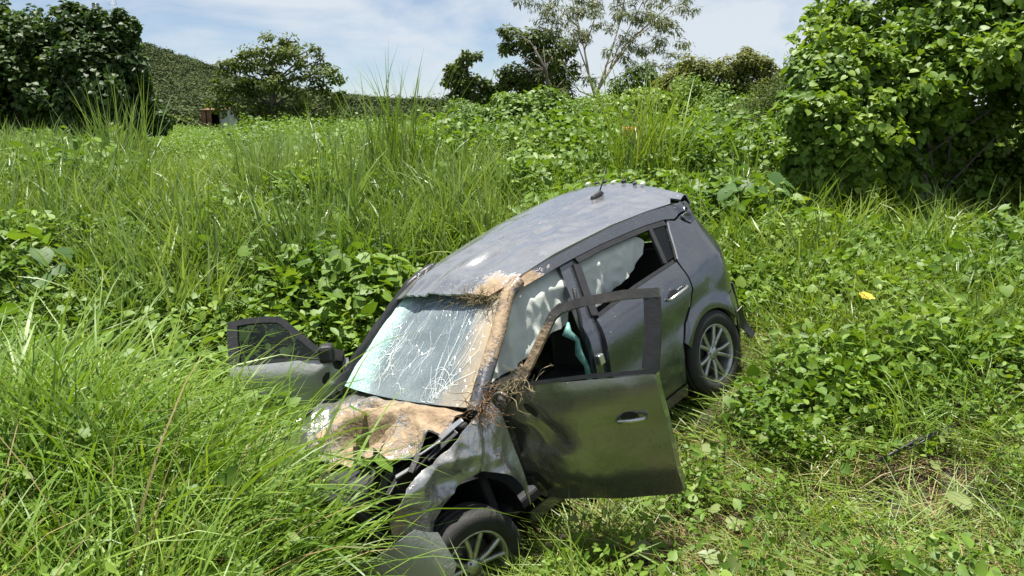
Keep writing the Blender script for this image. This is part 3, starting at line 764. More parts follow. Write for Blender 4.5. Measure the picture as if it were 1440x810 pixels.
# curtain airbags hanging in the driver-side windows
def bagfn(amp, off, seed):
    def f(x, z):
        h = min(W(x, z) - .10, .545 + off * .2)
        t = max(0, min(1, (1.42 - z) / .12))
        return Vector((x, h + amp * t * (.8 * ridge((x * 2.6 + z * .8, 0, z * .55), 1.8, seed) + .5 * ridge((x * 9 + z * 5, 0, z * 2.2), 1.0, seed + 3) + .35 * ridge((x, 0, z * .6), 13, seed)), z))
    return f
panel('curtain_airbag', [(1.46, 1.395), (1.2, 1.405), (.93, 1.405), (.97, 1.30), (1.06, 1.12), (1.10, 1.045), (1.25, 1.055), (1.40, 1.02), (1.62, .985), (1.86, .99), (1.92, 1.03), (1.80, 1.13), (1.62, 1.27)], bagfn(.045, .15, 4), M['cloth'], car, LEFT, .016, .012)
panel('curtain_airbag', [(.84, 1.385), (.55, 1.39), (.30, 1.375), (.20, 1.35), (.17, 1.28), (.22, 1.20), (.34, 1.135), (.52, 1.085), (.75, 1.045), (.98, 1.03), (.98, 1.10), (.93, 1.22)], bagfn(.045, .16, 9), M['cloth'], car, LEFT, .016, .012)
# pulled belt and teal film hanging beside the pillar
tubes('hanging_film', [([Vector((1.20, .74, 1.10)), Vector((1.25, .75, 1.05)), Vector((1.20, .77, .98)), Vector((1.23, .78, .90)), Vector((1.20, .78, .80)), Vector((1.22, .79, .70))], [.008, .034, .016, .026, .018, .022])], M['teal'], car, 9)
tubes('seat_belt', [([Vector((1.12, .80, 1.30)), Vector((1.16, .79, 1.0)), Vector((1.14, .80, .7))], [.014, .014, .014])], M['black'], car, 5)
rbox('door_latch', (1.14, .862, .82), (.05, .03, .07), M['chrome'], car, .01)

# ---- doors standing open
def make_door(name, hinge, ang, side, mats, lift=0.0, tilt=0.0, lean=0.0, glass=False, mirror=False):
    """door local frame: x along the door from the hinge, y outward from its outer skin, z up"""
    d = empty(name); d.parent = car
    a = math.radians(ang)
    X = Vector((-math.cos(a), side * math.sin(a), 0)); Y = Vector((math.sin(a), side * math.cos(a), 0)); Z = Vector((0, 0, 1))
    Mx = Matrix(((X.x, Y.x, Z.x, hinge[0]), (X.y, Y.y, Z.y, hinge[1]), (X.z, Y.z, Z.z, lift), (0, 0, 0, 1)))
    # mirrored frame on the other side is a left-handed one: keep it right-handed by building the mesh with a flipped y
    fl = 1.0
    if Mx.to_3x3().determinant() < 0:
        Y = -Y; fl = -1.0
        Mx = Matrix(((X.x, Y.x, Z.x, hinge[0]), (X.y, Y.y, Z.y, hinge[1]), (X.z, Y.z, Z.z, lift), (0, 0, 0, 1)))
    d.matrix_local = Mx @ Matrix.Translation((0, 0, 1.2)) @ Matrix.Rotation(tilt, 4, 'Y') @ Matrix.Translation((0, 0, -.6)) @ Matrix.Rotation(fl * lean, 4, 'X') @ Matrix.Translation((0, 0, -.6))
    def prof(s, z):
        t = z - .98; y = -.62 * .5 * (t + math.sqrt(t * t + .003))
        t = .45 - z; y -= .30 * .5 * (t + math.sqrt(t * t + .002))
        y -= .016 * math.exp(-((z - .74) / .09) ** 2) * (1 - .3 * s)
        y += -.02 * (s - .5) ** 2
        return y
    def skin(s, z):
        y = prof(s, z)
        f = max(0, 1 - s / .45)
        y += -.06 * f * (ridge((s, z, 0), 3.4, 5) * .6 + .4) - .012 * ridge((s * 1.2, z, 0), 2.3, 9) * (1 - s * .6) - .012 * f * ridge((s, z, 0), 9, 4) - .03 * math.exp(-(((s - .20) - .45 * (.86 - z)) / .04) ** 2) * max(0, min(1, (1.0 - z) / .1)) * max(0, min(1, (z - .62) / .12))
        y += .003 * nz3((s, z, 0), 5, 2)
        return Vector((s, fl * y, z))
    outw = (0, fl, .1)
    dm = mats
    sk = panel('door_skin', [(.0, 1.045), (.20, 1.062), (.55, 1.045), (.925, 1.025), (.918, .90), (.902, .70), (.885, .50), (.865, .30), (.84, .262), (.40, .27), (.02, .29), (-.04, .40), (-.05, .62), (-.03, .85)], skin, dm, d, outw, .028, .02)
    inn = panel('inner_panel', [(.04, 1.02), (.89, 1.0), (.87, .6), (.83, .31), (.06, .33), (.0, .6)], lambda s, z: Vector((s, fl * (prof(s, z) - .075), z)), M['black'], d, (0, -fl, 0), .06, .02)
    rb = panel('edge_panel', [(-.09, 1.02), (-.004, 1.02), (-.004, .28), (-.09, .30)], lambda q, z: Vector((.925 - .14 * max(0, .98 - z) ** 1.2 * .6 - .004, fl * (prof(.9, z) + q), z)), dm, d, (1, 0, 0), .05, .008)
    def fr(s, z): return Vector((s, fl * (prof(s, z) - .012), z))
    def bar(nm, pts, w, mt, th=.028):
        L_ = [Vector(p) for p in pts]; nn = []
        for i, p in enumerate(L_):
            dd = (L_[min(i + 1, len(L_) - 1)] - L_[max(i - 1, 0)]).normalized(); nn.append(Vector((-dd.y, dd.x)))
        poly = [tuple(p + n * w / 2) for p, n in zip(L_, nn)] + [tuple(p - n * w / 2) for p, n in reversed(list(zip(L_, nn)))]
        return panel(nm, poly, lambda s, z: fr(s, z) + Vector((0, fl * (.004 * ridge((s, z, 0), 14, 3) if mt is M['door_frame_mud'] else 0), 0)), mt, d, outw, .022, th)
    dirty = M['door_frame_mud']
    top = [(.50, 1.425), (.58, 1.455), (.80, 1.445), (1.00, 1.405)]
    if side > 0:
        bar('window_frame', [(.14, 1.075), (.23, 1.16), (.33, 1.275), (.41, 1.365), (.47, 1.395)], .044, dirty)
        bar('window_frame', [(.44, 1.386), (.60, 1.400), (.82, 1.394), (1.005, 1.372)], .042, dirty)
    else:
        bar('window_frame', [(.14, 1.070), (.28, 1.15), (.42, 1.245), (.54, 1.325), (.60, 1.348)], .042, M['black'])
        bar('window_frame', [(.57, 1.342), (.70, 1.348), (.85, 1.342), (1.005, 1.322)], .042, M['black'])
    bar('window_frame', [(.965, 1.358 if side > 0 else 1.31), (.945, 1.22), (.895, 1.045)], .085, M['black'])
    bar('belt_moulding', [(.12, 1.070), (.55, 1.060), (.93, 1.036)], .020, M['black'])
    bar('mirror_corner', [(.02, 1.07), (.15, 1.10), (.20, 1.14)], .07, dirty if side > 0 else M['black'])
    if glass:
        panel('window_glass', [(.16, 1.08), (.90, 1.045), (.95, 1.315), (.80, 1.335), (.60, 1.34), (.52, 1.305)], lambda s, z: Vector((s, fl * (prof(s, z) - .028), z)), M['side_glass'], d, outw, .06, .004)
    # handle
    rc = panel('handle_recess_shade', [(.725 + .05 * math.cos(t), .812 + .036 * math.sin(t)) for t in np.linspace(0, 2 * math.pi, 17)[:-1]], lambda s, z: skin(s, z) + Vector((0, fl * .003, 0)), M['black'], d, outw, .02, .005)  # dark oval over the skin stands in for the hollow's shade
    hp = [(.655, .006), (.67, .028), (.74, .036), (.80, .030), (.815, .006)]
    tubes('door_handle', [([skin(s, .808 + .01 * (s - .7)) + Vector((0, fl * o, 0)) for s, o in hp], [.010, .012, .013, .012, .010])], M['chrome'], d, 8)
    if mirror:
        mm = rbox('door_mirror', (.10, fl * .02, 1.12), (.11, .16, .13), M['black'], d, .03, rot=(0, 0, .3))
    else:
        V_ = [Vector((.075 + .045 * math.cos(t), fl * (.035 + .004 * math.sin(3 * t)), 1.05 + .045 * math.sin(t))) for t in np.linspace(0, 2 * math.pi, 15)]
        tubes('mirror_stub', [(V_, [.012] * 15), ([(.06, fl * .0, 1.05), (.08, fl * .05, 1.04), (.10, fl * .06, 1.0)], [.02, .014, .008])], dirty, d, 6)
    for z in (.45, .85):
        rbox('hinge', (-.01, fl * (prof(0, z) - .05), z), (.09, .04, .06), M['black'], d, .01)
    return d
dl = make_door('front_door', (2.0, .86), 64, 1, M['paint_door'], lift=-.03, lean=-.10)
tag(dl, label='dark grey driver door standing wide open with an empty muddy window frame')
dr = make_door('front_door', (1.98, -.86), 128, -1, M['silver_and_lit_door'], lift=.07, tilt=-.21, lean=.115, glass=True, mirror=True)  # paler than the car's grey: sunlight on this door put into its colour
tag(dr, label='passenger door bent far open with black window frame and tinted glass')

# ---- wheels
def lathe(name, prof, mat, parent=None, n=56):
    V, F = [], []; k = len(prof)
    for i in range(n):
        a = 2 * math.pi * i / n
        for r_, y in prof: V.append((r_ * math.cos(a), y, r_ * math.sin(a)))
    for i in range(n):
        for j in range(k - 1): F.append((i * k + j, i * k + j + 1, ((i + 1) % n) * k + j + 1, ((i + 1) % n) * k + j))
    return link(name, npmesh(name, V, [np.array(F)], mat, True), parent)
def make_wheel(loc, rz, ry=0.0, rx=0.0):
    w = empty('wheel'); w.parent = car
    w.matrix_local = Matrix.Translation(loc) @ Matrix.Rotation(rz, 4, 'Z') @ Matrix.Rotation(rx, 4, 'X') @ Matrix.Rotation(ry, 4, 'Y')
    tp = [(.212, .078), (.222, .094), (.250, .104), (.285, .103), (.305, .096), (.318, .082), (.323, .066), (.3235, .052), (.315, .050), (.315, .044), (.325, .042), (.326, .012), (.317, .010), (.317, .002), (.326, 0), (.326, -.034), (.316, -.036), (.316, -.044), (.323, -.046), (.318, -.082), (.300, -.098), (.25, -.104), (.212, -.08)]
    lathe('tyre', tp, M['rubber'], w)
    rim = lathe('rim', [(.214, .080), (.218, .086), (.212, .090), (.203, .084), (.196, .060), (.190, .0), (.185, -.07), (.20, -.085)], M['alloy'], w)
    lathe('brake_disc', [(.03, .0), (.155, .0), (.155, -.03), (.03, -.03)], M['disc'], w, 32)
    for i in range(5):
        for s in (-1, 1):
            a0 = 2 * math.pi * i / 5 + s * .13; a1 = 2 * math.pi * i / 5 + s * .26
            V = []
            for r_, a, wd, y in ((.040, a0, .016, .058), (.11, (a0 + a1) / 2, .013, .070), (.205, a1, .014, .078)):
                c, sn = math.cos(a), math.sin(a)
                for q, yy in ((-wd, y - .012), (-wd * .7, y), (wd * .7, y), (wd, y - .012), (wd, y - .03), (-wd, y - .03)):
                    V.append((r_ * c - q * sn, yy, r_ * sn + q * c))
            F = []
            for k in range(2):
                for j in range(6): F.append((k * 6 + j, k * 6 + (j + 1) % 6, (k + 1) * 6 + (j + 1) % 6, (k + 1) * 6 + j))
            link('spoke', npmesh('spoke', V, [np.array(F)], M['alloy']), rim)
    lathe('hub_cap', [(.0, .076), (.022, .075), (.032, .068), (.05, .062), (.056, .045)], M['alloy'], rim, 24)
    for i in range(5):
        a = 2 * math.pi * (i + .5) / 5
        tubes('wheel_bolt', [([(.043 * math.cos(a), .05, .043 * math.sin(a)), (.043 * math.cos(a), .066, .043 * math.sin(a))], [.009, .008])], M['alloy_dark'], rim, 6)
    return w
make_wheel((0, .775, .318), 0, .3)
make_wheel((0, -.775, .318), math.pi, .5)
tag(make_wheel((2.49, .80, .235), math.radians(-4), .7, math.radians(-6)), label='front wheel pushed back under the crumpled wing')
make_wheel((2.52, -.775, .31), math.pi + math.radians(8), .2)

# roots and torn grass caught on the car
def fibre_tuft(name, n, c, spread, length, mat, M4, bias=(0, 0, 0), rad=.0022):
    it = []
    rr = random.Random(hash(name) % 1000 + n)
    rr = random.Random(n * 13 + int(length * 1000))
    for i in range(n):
        p = Vector((c[0] + rr.gauss(0, spread[0]), c[1] + rr.gauss(0, spread[1]), c[2] + rr.gauss(0, spread[2])))
        d = Vector((rr.gauss(0, 1) + bias[0], rr.gauss(0, 1) + bias[1], rr.gauss(0, 1) + bias[2])).normalized()
        path = [p.copy()]
        for k in range(4):
            d = (d + Vector((rr.gauss(0, .45), rr.gauss(0, .45), rr.gauss(0, .45)))).normalized(); p = p + d * length / 4 * rr.uniform(.6, 1.3); path.append(p.copy())
        it.append(([M4 @ q for q in path], [rad, rad, rad * .9, rad * .7, rad * .4]))
    return tubes(name, it, mat, None, 3)
def based(o, base):
    """move an object's origin to its base point without moving its mesh"""
    o.data.transform(Matrix.Translation(-Vector(base))); o.location = base; return o
tag(based(fibre_tuft('root_clump', 85, (2.08, .84, .98), (.04, .03, .05), .16, M['roots'], CARM, (0, .4, -.5)), CARM @ Vector((2.08, .84, .95))),
    'tangle of brown roots and dry grass caught beside the driver door hinge', 'root clump')
tag(based(fibre_tuft('grass_debris', 170, (1.545, .36, 1.425), (.018, .13, .012), .10, M['debris'], CARM, (.2, 0, 0)), CARM @ Vector((1.55, .36, 1.40))),
    'dry grass debris packed along the top edge of the broken windscreen', 'grass debris')
tag(based(fibre_tuft('weed_wisp', 40, (1.94, 1.00, 1.06), (.05, .04, .02), .16, M['debris'], CARM, (0, .3, -.3)), CARM @ Vector((1.94, 1.0, 1.03))),
    'wisp of torn grass draped over the mirror corner of the open driver door', 'grass wisp')

# ================================================================== VEGETATION
def blades(n, length, width, spread, lean=(0.1, 0.5), curl=(0.6, 1.6), seg=6, flat=0.0, seed=0, v=(0, 1), fold=0.0):
    """a clump of n grass blades as arrays (V, F, v)"""
    r = np.random.default_rng(seed)
    az = r.uniform(0, 2 * np.pi, n); L = r.uniform(*length, n); w = r.uniform(*width, n)
    rad = spread * np.sqrt(r.uniform(0, 1, n)); ra = r.uniform(0, 2 * np.pi, n)
    base = np.stack([rad * np.cos(ra), rad * np.sin(ra), np.full(n, -.03)], 1)
    th0 = r.uniform(*lean, n); cu = r.uniform(*curl, n)
    t = np.linspace(0, 1, seg + 1)
    th = th0[:, None] + cu[:, None] * t[None] ** 1.7
    th = np.minimum(th, 2.6)
    dl = L[:, None] / seg
    hor = np.concatenate([np.zeros((n, 1)), np.cumsum(np.sin(th[:, :-1]) * dl, 1)], 1)
    ver = np.concatenate([np.zeros((n, 1)), np.cumsum(np.cos(th[:, :-1]) * dl, 1)], 1) * (1 - flat)
    twist = r.normal(0, .25, n)[:, None] * t[None]
    cx, cy = np.cos(az)[:, None], np.sin(az)[:, None]
    px = base[:, :1] + hor * cx - twist * L[:, None] * .3 * cy
    py = base[:, 1:2] + hor * cy + twist * L[:, None] * .3 * cx
    pz = base[:, 2:] + ver
    wt = w[:, None] * np.clip(np.minimum(.55 + 2.2 * t, 1.0) * (1 - t ** 2.6), 0.02, 1)[None] * .5
    roll = r.normal(0, .5, n)[:, None]
    sx, sy, sz = -np.sin(az)[:, None] * np.cos(roll), np.cos(az)[:, None] * np.cos(roll), np.sin(roll) + 0 * t[None]
    Lf = np.stack([px - sx * wt, py - sy * wt, pz - sz * wt], -1); Rt = np.stack([px + sx * wt, py + sy * wt, pz + sz * wt], -1)
    V = np.stack([Lf, Rt], 2).reshape(-1, 3)          # blade, seg, side
    k = 2 * (seg + 1)
    f0 = np.array([(2 * i, 2 * i + 1, 2 * i + 3, 2 * i + 2) for i in range(seg)])
    F = (np.arange(n)[:, None, None] * k + f0[None]).reshape(-1, 4)
    vv = np.repeat(r.uniform(*v, n), k)
    return V, F, vv

HEART = (np.array([(0, 0, 0), (0, .5, 0), (0, 1.0, -.10), (.26, -.14, .05), (.50, .12, .10), (.46, .45, .08), (.24, .78, .02), (-.26, -.14, .05), (-.50, .12, .10), (-.46, .45, .08), (-.24, .78, .02)], float),
         np.array([(0, 3, 4), (0, 4, 1), (1, 4, 5), (1, 5, 6), (1, 6, 2), (0, 8, 7), (0, 1, 8), (1, 9, 8), (1, 10, 9), (1, 2, 10)]))
OVAL = (np.array([(0, 0, 0), (.20, .30, .05), (.20, .65, .04), (0, 1, -.06), (-.20, .65, .04), (-.20, .30, .05), (0, .45, 0)], float),
        np.array([(0, 1, 6), (1, 2, 6), (2, 3, 6), (6, 3, 4), (6, 4, 5), (0, 6, 5)]))
QUADL = (np.array([(0, 0, 0), (.30, .5, .06), (0, 1, -.05), (-.30, .5, .06)], float), np.array([(0, 1, 2), (0, 2, 3)]))
SLIM = (np.array([(0, 0, 0), (.11, .4, .03), (0, 1, -.12), (-.11, .4, .03)], float), np.array([(0, 1, 2), (0, 2, 3)]))

def leaves(P, Nn, D, S, tpl, v):
    """leaf template placed at P with normal Nn and tip direction D and size S"""
    P = np.asarray(P, float); Nn = np.asarray(Nn, float); D = np.asarray(D, float)
    Nn = Nn / (np.linalg.norm(Nn, axis=1, keepdims=True) + 1e-9)
    D = D - Nn * (D * Nn).sum(1, keepdims=True); D = D / (np.linalg.norm(D, axis=1, keepdims=True) + 1e-9)
    X = np.cross(D, Nn)
    T, F = tpl; S = np.asarray(S, float)[:, None, None]
    V = P[:, None] + S * (T[None, :, :1] * X[:, None] + T[None, :, 1:2] * D[:, None] + T[None, :, 2:] * Nn[:, None])
    k = len(T)
    FF = (np.arange(len(P))[:, None, None] * k + F[None]).reshape(-1, F.shape[1])
    return V.reshape(-1, 3), FF, np.repeat(v, k)

def vine_patch(n, rad, hgt, size, seed, tpl=HEART, tilt=.55, small=.45, drop=0.35):
    """patch of vine: broad heart leaves of very uneven size mixed with narrower ones"""
    r = np.random.default_rng(seed); out_ = []
    for t_, k, f in ((tpl, int(n * (1 - small)), 1.0), (OVAL, int(n * small * 1.6), .95)):
        a = r.uniform(0, 2 * np.pi, k); q = rad * np.sqrt(r.uniform(0, 1, k))
        h = r.uniform(hgt[0], hgt[1], k) * (1 - .35 * (q / rad) ** 2)
        P = np.stack([q * np.cos(a), q * np.sin(a), h], 1)
        Nn = np.stack([r.normal(0, tilt, k), r.normal(0, tilt, k) - .12, np.ones(k)], 1)
        b = r.uniform(0, 2 * np.pi, k); D = np.stack([np.cos(b), np.sin(b), np.full(k, -drop)], 1)
        S = size[0] + (size[1] - size[0]) * r.uniform(0, 1, k) ** 1.7
        out_.append(leaves(P, Nn, D, S * f, t_, r.uniform(0, 1, k)))
    (V1, F1, v1), (V2, F2, v2) = out_
    return np.concatenate([V1, V2]), np.concatenate([F1, F2 + len(V1)]), np.concatenate([v1, v2])

# unlinked source clumps, one collection per kind of ground cover
def sources(kind, arrs, mat):
    c = bpy.data.collections.new(kind)
    for i, (V, F, v) in enumerate(arrs):
        me = npmesh(kind, V, [F], mat, False, {'v': v})
        o = bpy.data.objects.new('%s_%02d' % (kind, i), me); c.objects.link(o)
    return c, len(arrs)

def scatter(name, src, P, rot, scl, label, cat, mat=None, idx=None):
    coll, n = src
    P = np.asarray(P, np.float32)
    me = bpy.data.meshes.new(name); me.vertices.add(len(P)); me.vertices.foreach_set('co', P.ravel())
    a = me.attributes.new('rot', 'FLOAT_VECTOR', 'POINT'); a.data.foreach_set('vector', np.asarray(rot, np.float32).ravel())
    a = me.attributes.new('scl', 'FLOAT_VECTOR', 'POINT'); s = np.asarray(scl, np.float32)
    if s.ndim == 1: s = np.repeat(s[:, None], 3, 1)
    a.data.foreach_set('vector', s.ravel())
    a = me.attributes.new('idx', 'INT', 'POINT'); a.data.foreach_set('value', (rng.integers(0, n, len(P)) if idx is None else idx).astype(np.int32))
    me.update()
    o = link(name, me)
    ng = bpy.data.node_groups.new(name, 'GeometryNodeTree')
    ng.interface.new_socket('Geometry', in_out='INPUT', socket_type='NodeSocketGeometry')
    ng.interface.new_socket('Geometry', in_out='OUTPUT', socket_type='NodeSocketGeometry')
    N, L = ng.nodes, ng.links
    gi = N.new('NodeGroupInput'); go = N.new('NodeGroupOutput')
    ci = N.new('GeometryNodeCollectionInfo'); ci.inputs['Collection'].default_value = coll
    ci.inputs['Separate Children'].default_value = True; ci.inputs['Reset Children'].default_value = True
    ip = N.new('GeometryNodeInstanceOnPoints'); ip.inputs['Pick Instance'].default_value = True
    def attr(nm, ty):
        x = N.new('GeometryNodeInputNamedAttribute'); x.data_type = ty; x.inputs['Name'].default_value = nm; return x.outputs['Attribute']
    L.new(gi.outputs[0], ip.inputs['Points']); L.new(ci.outputs[0], ip.inputs['Instance'])
    L.new(attr('idx', 'INT'), ip.inputs['Instance Index']); L.new(attr('rot', 'FLOAT_VECTOR'), ip.inputs['Rotation']); L.new(attr('scl', 'FLOAT_VECTOR'), ip.inputs['Scale'])
    L.new(ip.outputs[0], go.inputs[0])
    md = o.modifiers.new('scatter', 'NODES'); md.node_group = ng
    tag(o, label, cat, kind='stuff')
    return o

# ---- where plants may stand
def footprint(P, mx=.12, my=.12):
    q = car_local(P)
    return (q[:, 0] > -.72 - mx) & (q[:, 0] < 3.0 + mx * .3) & (np.abs(q[:, 1]) < .90 + my)
def near_door(P, m=.12):
    """ground strip below and in front of the open driver door, pressed flat by the people who opened it"""
    q = car_local(P); a = math.radians(62)
    s = -(q[:, 0] - 2.0) * math.cos(a) + (q[:, 1] - .86) * math.sin(a)
    nrm = (q[:, 0] - 2.0) * math.sin(a) + (q[:, 1] - .86) * math.cos(a)
    return (s > -.2) & (s < 1.05) & (np.abs(nrm) < m)
def pix(P):
    P = np.asarray(P); c, s = math.cos(TILT), math.sin(TILT)
    z = P[:, 2] - EYE
    zc = np.maximum(P[:, 1] * c - z * s, .05); yc = -(P[:, 1] * s + z * c)
    return 720 + FPX * P[:, 0] / zc, 405 + FPX * yc / zc
def field(n, x0, x1, y0, y1, keep=None, margin=320):
    x = rng.uniform(x0, x1, n); y = rng.uniform(y0, y1, n)
    P = np.stack([x, y, ground(x, y)], 1)
    u, v = pix(P)
    ok = (u > -margin) & (u < 1440 + margin) & (y > 0.8)
    if keep is not None: ok &= keep(P)
    return P[ok]
def rots(n, tilt=.15):
    return np.stack([rng.normal(0, tilt, n), rng.normal(0, tilt, n), rng.uniform(0, 2 * np.pi, n)], 1)
def lownoise(P, s, seed=0.0):
    return np.array([noise.noise(Vector((p[0] * s + seed, p[1] * s - seed, seed))) for p in P])
def cl(d, r2_):  # mask: inside circle
    return None

S_tall = sources('tall_grass_clump', [blades(34, (.45, 1.05), (.008, .017), .15, (.05, .75), (.9, 2.3), 7, seed=10 + i) for i in range(8)], M['grass_bright'])
S_short = sources('short_grass_clump', [blades(22, (.25, .65), (.008, .017), .09, (.1, .8), (.4, 1.5), 5, seed=30 + i) for i in range(8)], M['grass_mid'])
S_blue = sources('upright_grass_clump', [blades(17, (.7, 1.45), (.022, .042), .16, (.02, .38), (.15, 1.2), 6, seed=50 + i) for i in range(8)], M['grass_blue'])
S_straw = sources('straw_clump', [blades(30, (.12, .40), (.0025, .005), .14, (.9, 1.5), (-.3, .8), 5, .35, seed=70 + i) for i in range(6)], M['straw'])
S_flat = sources('pressed_grass_clump', [blades(26, (.25, .60), (.005, .010), .14, (.9, 1.5), (-.1, .5), 5, .4, seed=90 + i) for i in range(6)], M['grass_mid'])
S_vine = sources('vine_patch', [vine_patch(46, .34, (.04, .42), (.045, .12), 110 + i) for i in range(8)], M['vine'])
S_vlow = sources('low_vine_patch', [vine_patch(34, .30, (.0, .22), (.04, .095), 130 + i, tilt=.75) for i in range(6)], M['vine'])
S_pale = sources('wilted_leaf_patch', [vine_patch(9, .32, (.03, .13), (.05, .10), 150 + i, tilt=.55) for i in range(6)], M['vine_pale'])
S_back = sources('thicket_patch', [vine_patch(90, .5, (.05, .75), (.045, .09), 170 + i) for i in range(6)], M['vine'])

# ---- tall bright grass on the near bank, lower left of the picture
def k_front(P):
    u, v = pix(P + np.array([0, 0, .0]))
    q = car_local(P)
    e = lownoise(P, 1.1, 4) * .3
    return (P[:, 0] < -1.08 + e * .4 - .12 * np.clip(P[:, 1] - 3.3, -1, 2)) & ~footprint(P, .05, .05) & (P[:, 1] < 4.9 + e) & ~((q[:, 0] < 2.9) & (np.abs(q[:, 1]) < 1.05) & (q[:, 0] > -.5)) & ~((q[:, 0] < 2.0) & (q[:, 1] > -1.6) & (q[:, 0] > -.5))
P = field(2600, -5.2, .1, 1.3, 5.4, k_front)
scatter('tall_grass', S_tall, P, rots(len(P), .25), rng.uniform(.7, 1.15, len(P)) * np.clip(.65 + .5 * (P[:, 1] - 1.4) / 1.6, .65, 1.25) * np.clip(1 + .55 * lownoise(P, 1.5, 9), .6, 1.35), 'tall bright green arching grass filling the lower left in front of the car', 'grass')
P2 = P[rng.uniform(0, 1, len(P)) < .16]
S_dry = sources('dry_blade_clump', [blades(6, (.4, 1.05), (.005, .011), .15, (.1, .8), (.5, 2.0), 6, seed=60 + i) for i in range(5)], M['straw'])
scatter('dry_blades', S_dry, P2, rots(len(P2), .25), rng.uniform(.8, 1.25, len(P2)), 'dry yellowed blades scattered through the tall grass at lower left', 'dry grass')
P3 = P[rng.uniform(0, 1, len(P)) < .10]
scatter('weed_leaves', S_vlow, P3 + np.stack([0 * P3[:, 0], 0 * P3[:, 0], rng.uniform(.25, .55, len(P3))], 1), rots(len(P3), .4), rng.uniform(.6, 1.0, len(P3)), 'broad weed leaves showing between the tall grass at lower left', 'weeds')
# ---- vines over the left and middle bank
def k_vine(P):
    dn = lownoise(P, .5, 1) - .28 * ((pix(P)[0] < 540) & (P[:, 1] > 8.3)) - 1.0 * ((pix(P)[0] > 1090) & (P[:, 1] > 7.6))
    return ~footprint(P, .25, .22) & (rng.uniform(0, 1, len(P)) < np.clip(.70 + dn * 1.9, .05, 1)) & (P[:, 1] > 4.3 + .35 * np.clip(P[:, 0], -2, 3)) & ((P[:, 0] < 1.2) | (P[:, 1] > 7.0))
P = field(4200, -13, 9, 4.2, 14.5, k_vine)
hump = np.clip(1.1 + .75 * lownoise(P, .8, 8), .5, 1.9)
scatter('vine_cover', S_vine, P + np.array([0, 0, .08]) + np.stack([0 * hump, 0 * hump, (hump - .8) * .28], 1), rots(len(P), .25), hump * rng.uniform(.85, 1.25, len(P)), 'broad heart-leaved vines covering the bank left of and behind the car', 'vines')
# ---- upright grey-green grass on the left and back of the bank
def k_blue(P):
    dn = -lownoise(P, .5, 1) * .7 + lownoise(P, .9, 6) * .5
    u, v = pix(P)
    w = np.where(u < 520, 2.2, np.where(u < 760, .9, .22))
    return ~footprint(P, .4, .4) & (P[:, 1] > 6.6 + .0 * P[:, 0]) & (rng.uniform(0, 1, len(P)) < np.clip(w * (.50 + dn * 2.4) * np.clip((P[:, 1] - 6.2) / 3.0, 0, 1), 0, 1)) & ((P[:, 0] < 4.5))
P = field(4300, -14, 9, 6.4, 14.5, k_blue)
dip = lambda P: np.where((pix(P)[0] > 195) & (pix(P)[0] < 350) & (P[:, 1] > 9.5), .5, 1.0)
scatter('upright_grass', S_blue, P, rots(len(P), .26), rng.uniform(.5, 1.0, len(P)) * dip(P), 'upright grey-green grass on the back of the bank', 'grass')
# ---- ordinary grass mixed in everywhere
def k_mid(P):
    dn = lownoise(P, .6, 12)
    q = car_local(P)
    flat = (P[:, 0] > .3) & (P[:, 1] < 5.6 - .2 * P[:, 0]) & (P[:, 0] < 3.1)
    p = np.where(flat, .16 + .8 * np.clip(dn, 0, 1), .8)
    p = np.where((P[:, 0] > 2.4) & (P[:, 1] < 4.6), .5, p)
    return ~footprint(P, .12, .14) & ~near_door(P, .16) & (rng.uniform(0, 1, len(P)) < p) & ~((P[:, 0] < .5) & (P[:, 1] < 4.0) & (rng.uniform(0, 1, len(P)) < .5))
P = field(7500, -13, 10, 1.6, 15, k_mid)
sc = rng.uniform(.6, 1.2, len(P)) * np.where(P[:, 1] > 7, 1.5, 1.0) * np.where((P[:, 0] > .3) & (P[:, 1] < 5), .75, 1.0)
scatter('meadow_grass', S_short, P, rots(len(P), .3), sc, 'medium height green grass growing through the vines all over the bank', 'grass')
# ---- right bank: taller grass towards the bush
def k_right(P):
    dn = lownoise(P, .7, 22)
    return (P[:, 0] > 1.9) & ~footprint(P, .3, .3) & ((P[:, 1] > 5.0 + .1 * dn) | ((P[:, 0] > 2.35 + .3 * dn) & (P[:, 1] > 3.0))) & (rng.uniform(0, 1, len(P)) < np.clip(.5 + dn, .1, 1))
P = field(1700, 1.5, 11, 3.0, 12.5, k_right)
scatter('bank_grass', S_tall, P, rots(len(P), .28), rng.uniform(.35, .68, len(P)), 'arching green grass on the right bank below the vine covered bush', 'grass')
# ---- right bank: low leaves, pressed grass, straw, wilted leaves
def k_low(P): return (P[:, 0] > -.2) & ~footprint(P, .32, .34) & (P[:, 1] < 9.5) & (P[:, 1] > 2.0) & (rng.uniform(0, 1, len(P)) < np.clip(.55 + 1.1 * lownoise(P, .9, 30), .08, 1) * np.where(P[:, 1] < 4.0, .6, 1))
P = field(3600, -.3, 9, 2.0, 9.0, k_low)
scatter('low_leaf_cover', S_vlow, P + np.array([0, 0, .13]), rots(len(P), .3), rng.uniform(.7, 1.25, len(P)) * np.where(P[:, 1] < 4.6, .65, 1), 'low broad leaves among pressed grass on the right of the car', 'ground cover')
def k_straw(P): return (P[:, 0] > -.3) & ~footprint(P, .0, -.1) & (rng.uniform(0, 1, len(P)) < np.clip(.42 + 1.2 * lownoise(P, .8, 41) + .25 * (P[:, 1] < 4.2), .08, 1))
P = field(1600, -.3, 6, 1.8, 7.5, k_straw)
scatter('dead_grass', S_straw, P + np.array([0, 0, .05]), rots(len(P), .12), rng.uniform(.7, 1.25, len(P)), 'dry straw-coloured dead grass lying on the ground at lower right', 'dead grass')
